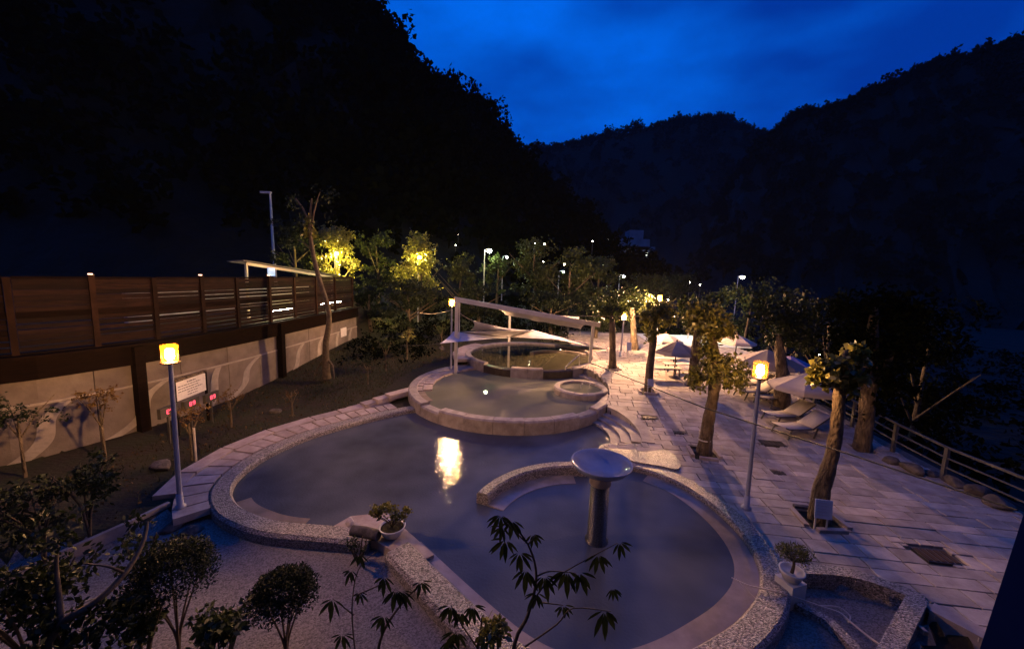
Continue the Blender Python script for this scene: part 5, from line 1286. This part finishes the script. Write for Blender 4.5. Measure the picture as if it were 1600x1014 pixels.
# ------------------------------------------------------------------ hills
def hill(name, ridge, base_dy, base_z, m, rowsn=14, rough=2.0, label=None, seed=1):
    """ridge: list of (px, py, Y); surface from the ridge down towards the valley and down behind"""
    rr = np.random.default_rng(seed); R_ = [atY(x, y, Y) for x, y, Y in ridge]; R_ = catmull(R_, 6); rows = []
    for p in R_:
        row = []
        for k in range(rowsn + 6):
            f = 1 - k / rowsn if k <= rowsn else None
            if k <= rowsn:
                f = k / rowsn; d = base_dy
                q = p + V((d[0], d[1], 0)) * (1 - f); z = base_z + (p[2] - base_z) * (f ** 1.25)
            else:
                f = (k - rowsn) / 5; q = p - V((d[0], d[1], 0)) * f * .8; z = p[2] + (base_z - p[2]) * f ** 1.3
            row.append(V((q[0], q[1], z)) + rr.normal(size=3) * rough * (0.25 if k == rowsn else 1))
        rows.append(row)
    k = len(rows[0]); vs = np.array([p for r_ in rows for p in r_]); n_ = len(rows)
    i_ = (np.arange(n_ - 1)[:, None] * k + np.arange(k - 1)[None, :]).ravel()
    o = npmesh(name, vs, np.stack([i_, i_ + 1, i_ + k + 1, i_ + k], 1), m, smooth_=True); tag(o, kind='structure'); return rows, rowsn
def forest(name, label, rows, rowsn, per, r, nleaf, leaf, seed, kmin=0.25, ridge_extra=1, m='leaf_unlit'):
    rr = random.Random(seed); pts = []
    for i in range(0, len(rows) - 1):
        for _ in range(per):
            f = rr.uniform(kmin, 1.0); k = f * rowsn; k0 = min(int(k), rowsn - 1); p = rows[i][k0] * (1 - (k - k0)) + rows[i][k0 + 1] * (k - k0)
            q = rows[i + 1][k0]; t_ = rr.random(); p = p + (rows[i + 1][k0] - rows[i][k0]) * t_
            pts.append((p, rr.uniform(.7, 1.3)))
        for _ in range(ridge_extra):
            t_ = rr.random(); pts.append((rows[i][rowsn] * (1 - t_) + rows[i + 1][rowsn] * t_ - V((0, 0, r * .4)), rr.uniform(.55, 1.05)))
    bl = []
    for p, s in pts:
        for _ in range(5): bl.append((p[0] + rr.uniform(-.6, .6) * r * s, p[1] + rr.uniform(-.6, .6) * r * s, p[2] + rr.uniform(0, 1.1) * r * s, r * s * rr.uniform(.35, .6), r * s * rr.uniform(.35, .6), r * s * rr.uniform(.3, .55)))
    v, q = leaf_geo(blob_pts(bl, nleaf, .2), leaf, .8, .1); tag(npmesh(name, v, q, m), label, 'forest', kind='stuff')
LH = [(-700, -1400, 60), (-300, -900, 64), (100, -420, 68), (350, -170, 74), (480, -50, 80), (555, 12, 86), (600, 60, 92), (622, 108, 98), (650, 135, 104), (690, 152, 110), (730, 172, 116), (770, 206, 122), (802, 246, 126), (818, 285, 129), (834, 335, 131), (856, 390, 133), (890, 445, 135)]
rows, rn = hill('left_hill', LH, (34, -28), 1.0, 'soil_unlit', 12, 1.2, seed=3)
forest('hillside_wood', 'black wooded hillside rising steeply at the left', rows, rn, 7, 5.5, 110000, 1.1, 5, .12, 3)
FH = [(560, 420, 620), (700, 320, 600), (800, 248, 580), (850, 236, 560), (900, 226, 550), (960, 211, 540), (1040, 198, 530), (1090, 190, 520), (1130, 192, 510), (1180, 210, 500), (1240, 230, 490), (1340, 280, 480), (1460, 340, 480)]
rows, rn = hill('far_hill', FH, (-60, -180), -5, 'soil_unlit', 12, 4, seed=4)
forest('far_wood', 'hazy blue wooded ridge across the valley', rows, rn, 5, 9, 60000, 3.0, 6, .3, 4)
RH = [(1120, 330, 300), (1170, 250, 290), (1212, 212, 280), (1250, 182, 272), (1290, 177, 265), (1340, 160, 258), (1400, 134, 250), (1450, 114, 244), (1500, 98, 238), (1560, 82, 230), (1600, 70, 225), (1750, 20, 210), (2000, -80, 190), (2400, -250, 160)]
rows, rn = hill('right_hill', RH, (-70, -110), -8, 'soil_unlit', 12, 2.5, seed=5)
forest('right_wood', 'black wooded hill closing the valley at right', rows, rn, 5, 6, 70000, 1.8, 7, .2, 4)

# hotel and scattered lights far off in the valley
hb = atY(985, 420, 130); ht = empty('hillside_hotel', (hb[0], 130, hb[2] - 6), 'pale building with lit windows far off among the trees', 'building'); HORG = tuple(ht.location)
def far_box(x0, x1, y0, y1, dep, nm, m): 
    a, b = atY(x0, y1, 130), atY(x1, y0, 130)
    return MB().box(((a[0] + b[0]) / 2, 130 + dep / 2, (a[2] + b[2]) / 2), (b[0] - a[0], dep, b[2] - a[2])).build(nm, m, ht, org=HORG)
far_box(944, 1020, 394, 440, 10, 'lower_block', 'farwall'); far_box(952, 1016, 374, 393, 9, 'upper_block', 'farwall'); far_box(984, 1006, 360, 373, 6, 'roof_house', 'farwall'); far_box(940, 1024, 386, 388, 11, 'balcony_slab', 'farwall')
for x, y, w in ((943, 378, 3), (949, 379, 2), (954, 376, 5), (955, 384, 7), (947, 393, 3), (952, 393, 2), (951, 400, 5), (962, 409, 5), (984, 393, 3), (1000, 397, 6), (1010, 397, 2)):
    a = atY(x, y, 129.6); MB().box(a, (w * .3, .12, 0.85)).build('window', 'window_lit', ht, org=HORG)
FL = [(716, 366), (690, 382), (712, 383), (836, 380), (851, 382), (834, 388), (849, 409), (836, 418), (882, 413), (926, 377), (1044, 468), (1047, 475), (1062, 473), (1078, 441), (1094, 445), (1085, 516), (1280, 554), (1390, 537), (1048, 448)]
FLN = ['upper left of the greenish lamp', 'faint, far left of the greenish lamp', 'faint, left of the greenish lamp', 'left of a pair right of the street lamps', 'right of a pair right of the street lamps', 'faint, under the pair right of the street lamps', 'above the creeper trees', 'low among the centre trees', 'bright, over the centre trees', 'left of the far building', 'just right of the distant lantern', 'small, under the one right of the distant lantern', 'farther right of the distant lantern', 'left of two over the dim trees', 'right of two over the dim trees', 'beside the leafy tree top', 'on the river bank behind the parasols', 'faint, in the dark right-hand trees', 'faint, above the distant lantern']
for (x, y), lab in zip(FL, FLN):
    Y = 60 if y < 430 else 46
    if y > 510: Y = 23
    if x > 1200: Y = 30
    p = atY(x, y, Y); r = .0016 * Y * (1.4 if x in (882, 851, 1044) else .8)
    rt = empty('distant_lamp', (p[0], Y, p[2] - 2.0), 'tiny distant lamp, ' + lab, 'lamp', 'tiny distant lamps')
    MB().bar((0, .05, 0), (0, .05, 2.0), .05).build('pole', 'railgrey', rt)
    MB().lathe([(0, -r), (r * .8, -r * .6), (r, 0), (r * .8, r * .6), (0, r)], (0, 0, 2.0), 8).build('globe', 'far_bulb', rt)

# ------------------------------------------------------------------ air: thin evening haze round everything below the sky
hz = MB().box((0, 300, 170), (2600, 1500, 380)).build('haze', None); tag(hz, 'thin even evening haze filling the valley', 'haze', kind='stuff')
m = bpy.data.materials.new('haze_air'); m.use_nodes = True; t = m.node_tree
for n in list(t.nodes):
    if n.type != 'OUTPUT_MATERIAL': t.nodes.remove(n)
pv = t.nodes.new('ShaderNodeVolumePrincipled'); pv.inputs['Color'].default_value = (0.9, 0.92, 1.0, 1); pv.inputs['Density'].default_value = 0.00007
pv.inputs['Anisotropy'].default_value = 0.2
t.links.new(pv.outputs[0], t.nodes['Material Output'].inputs['Volume'])
hz.data.materials.append(m)
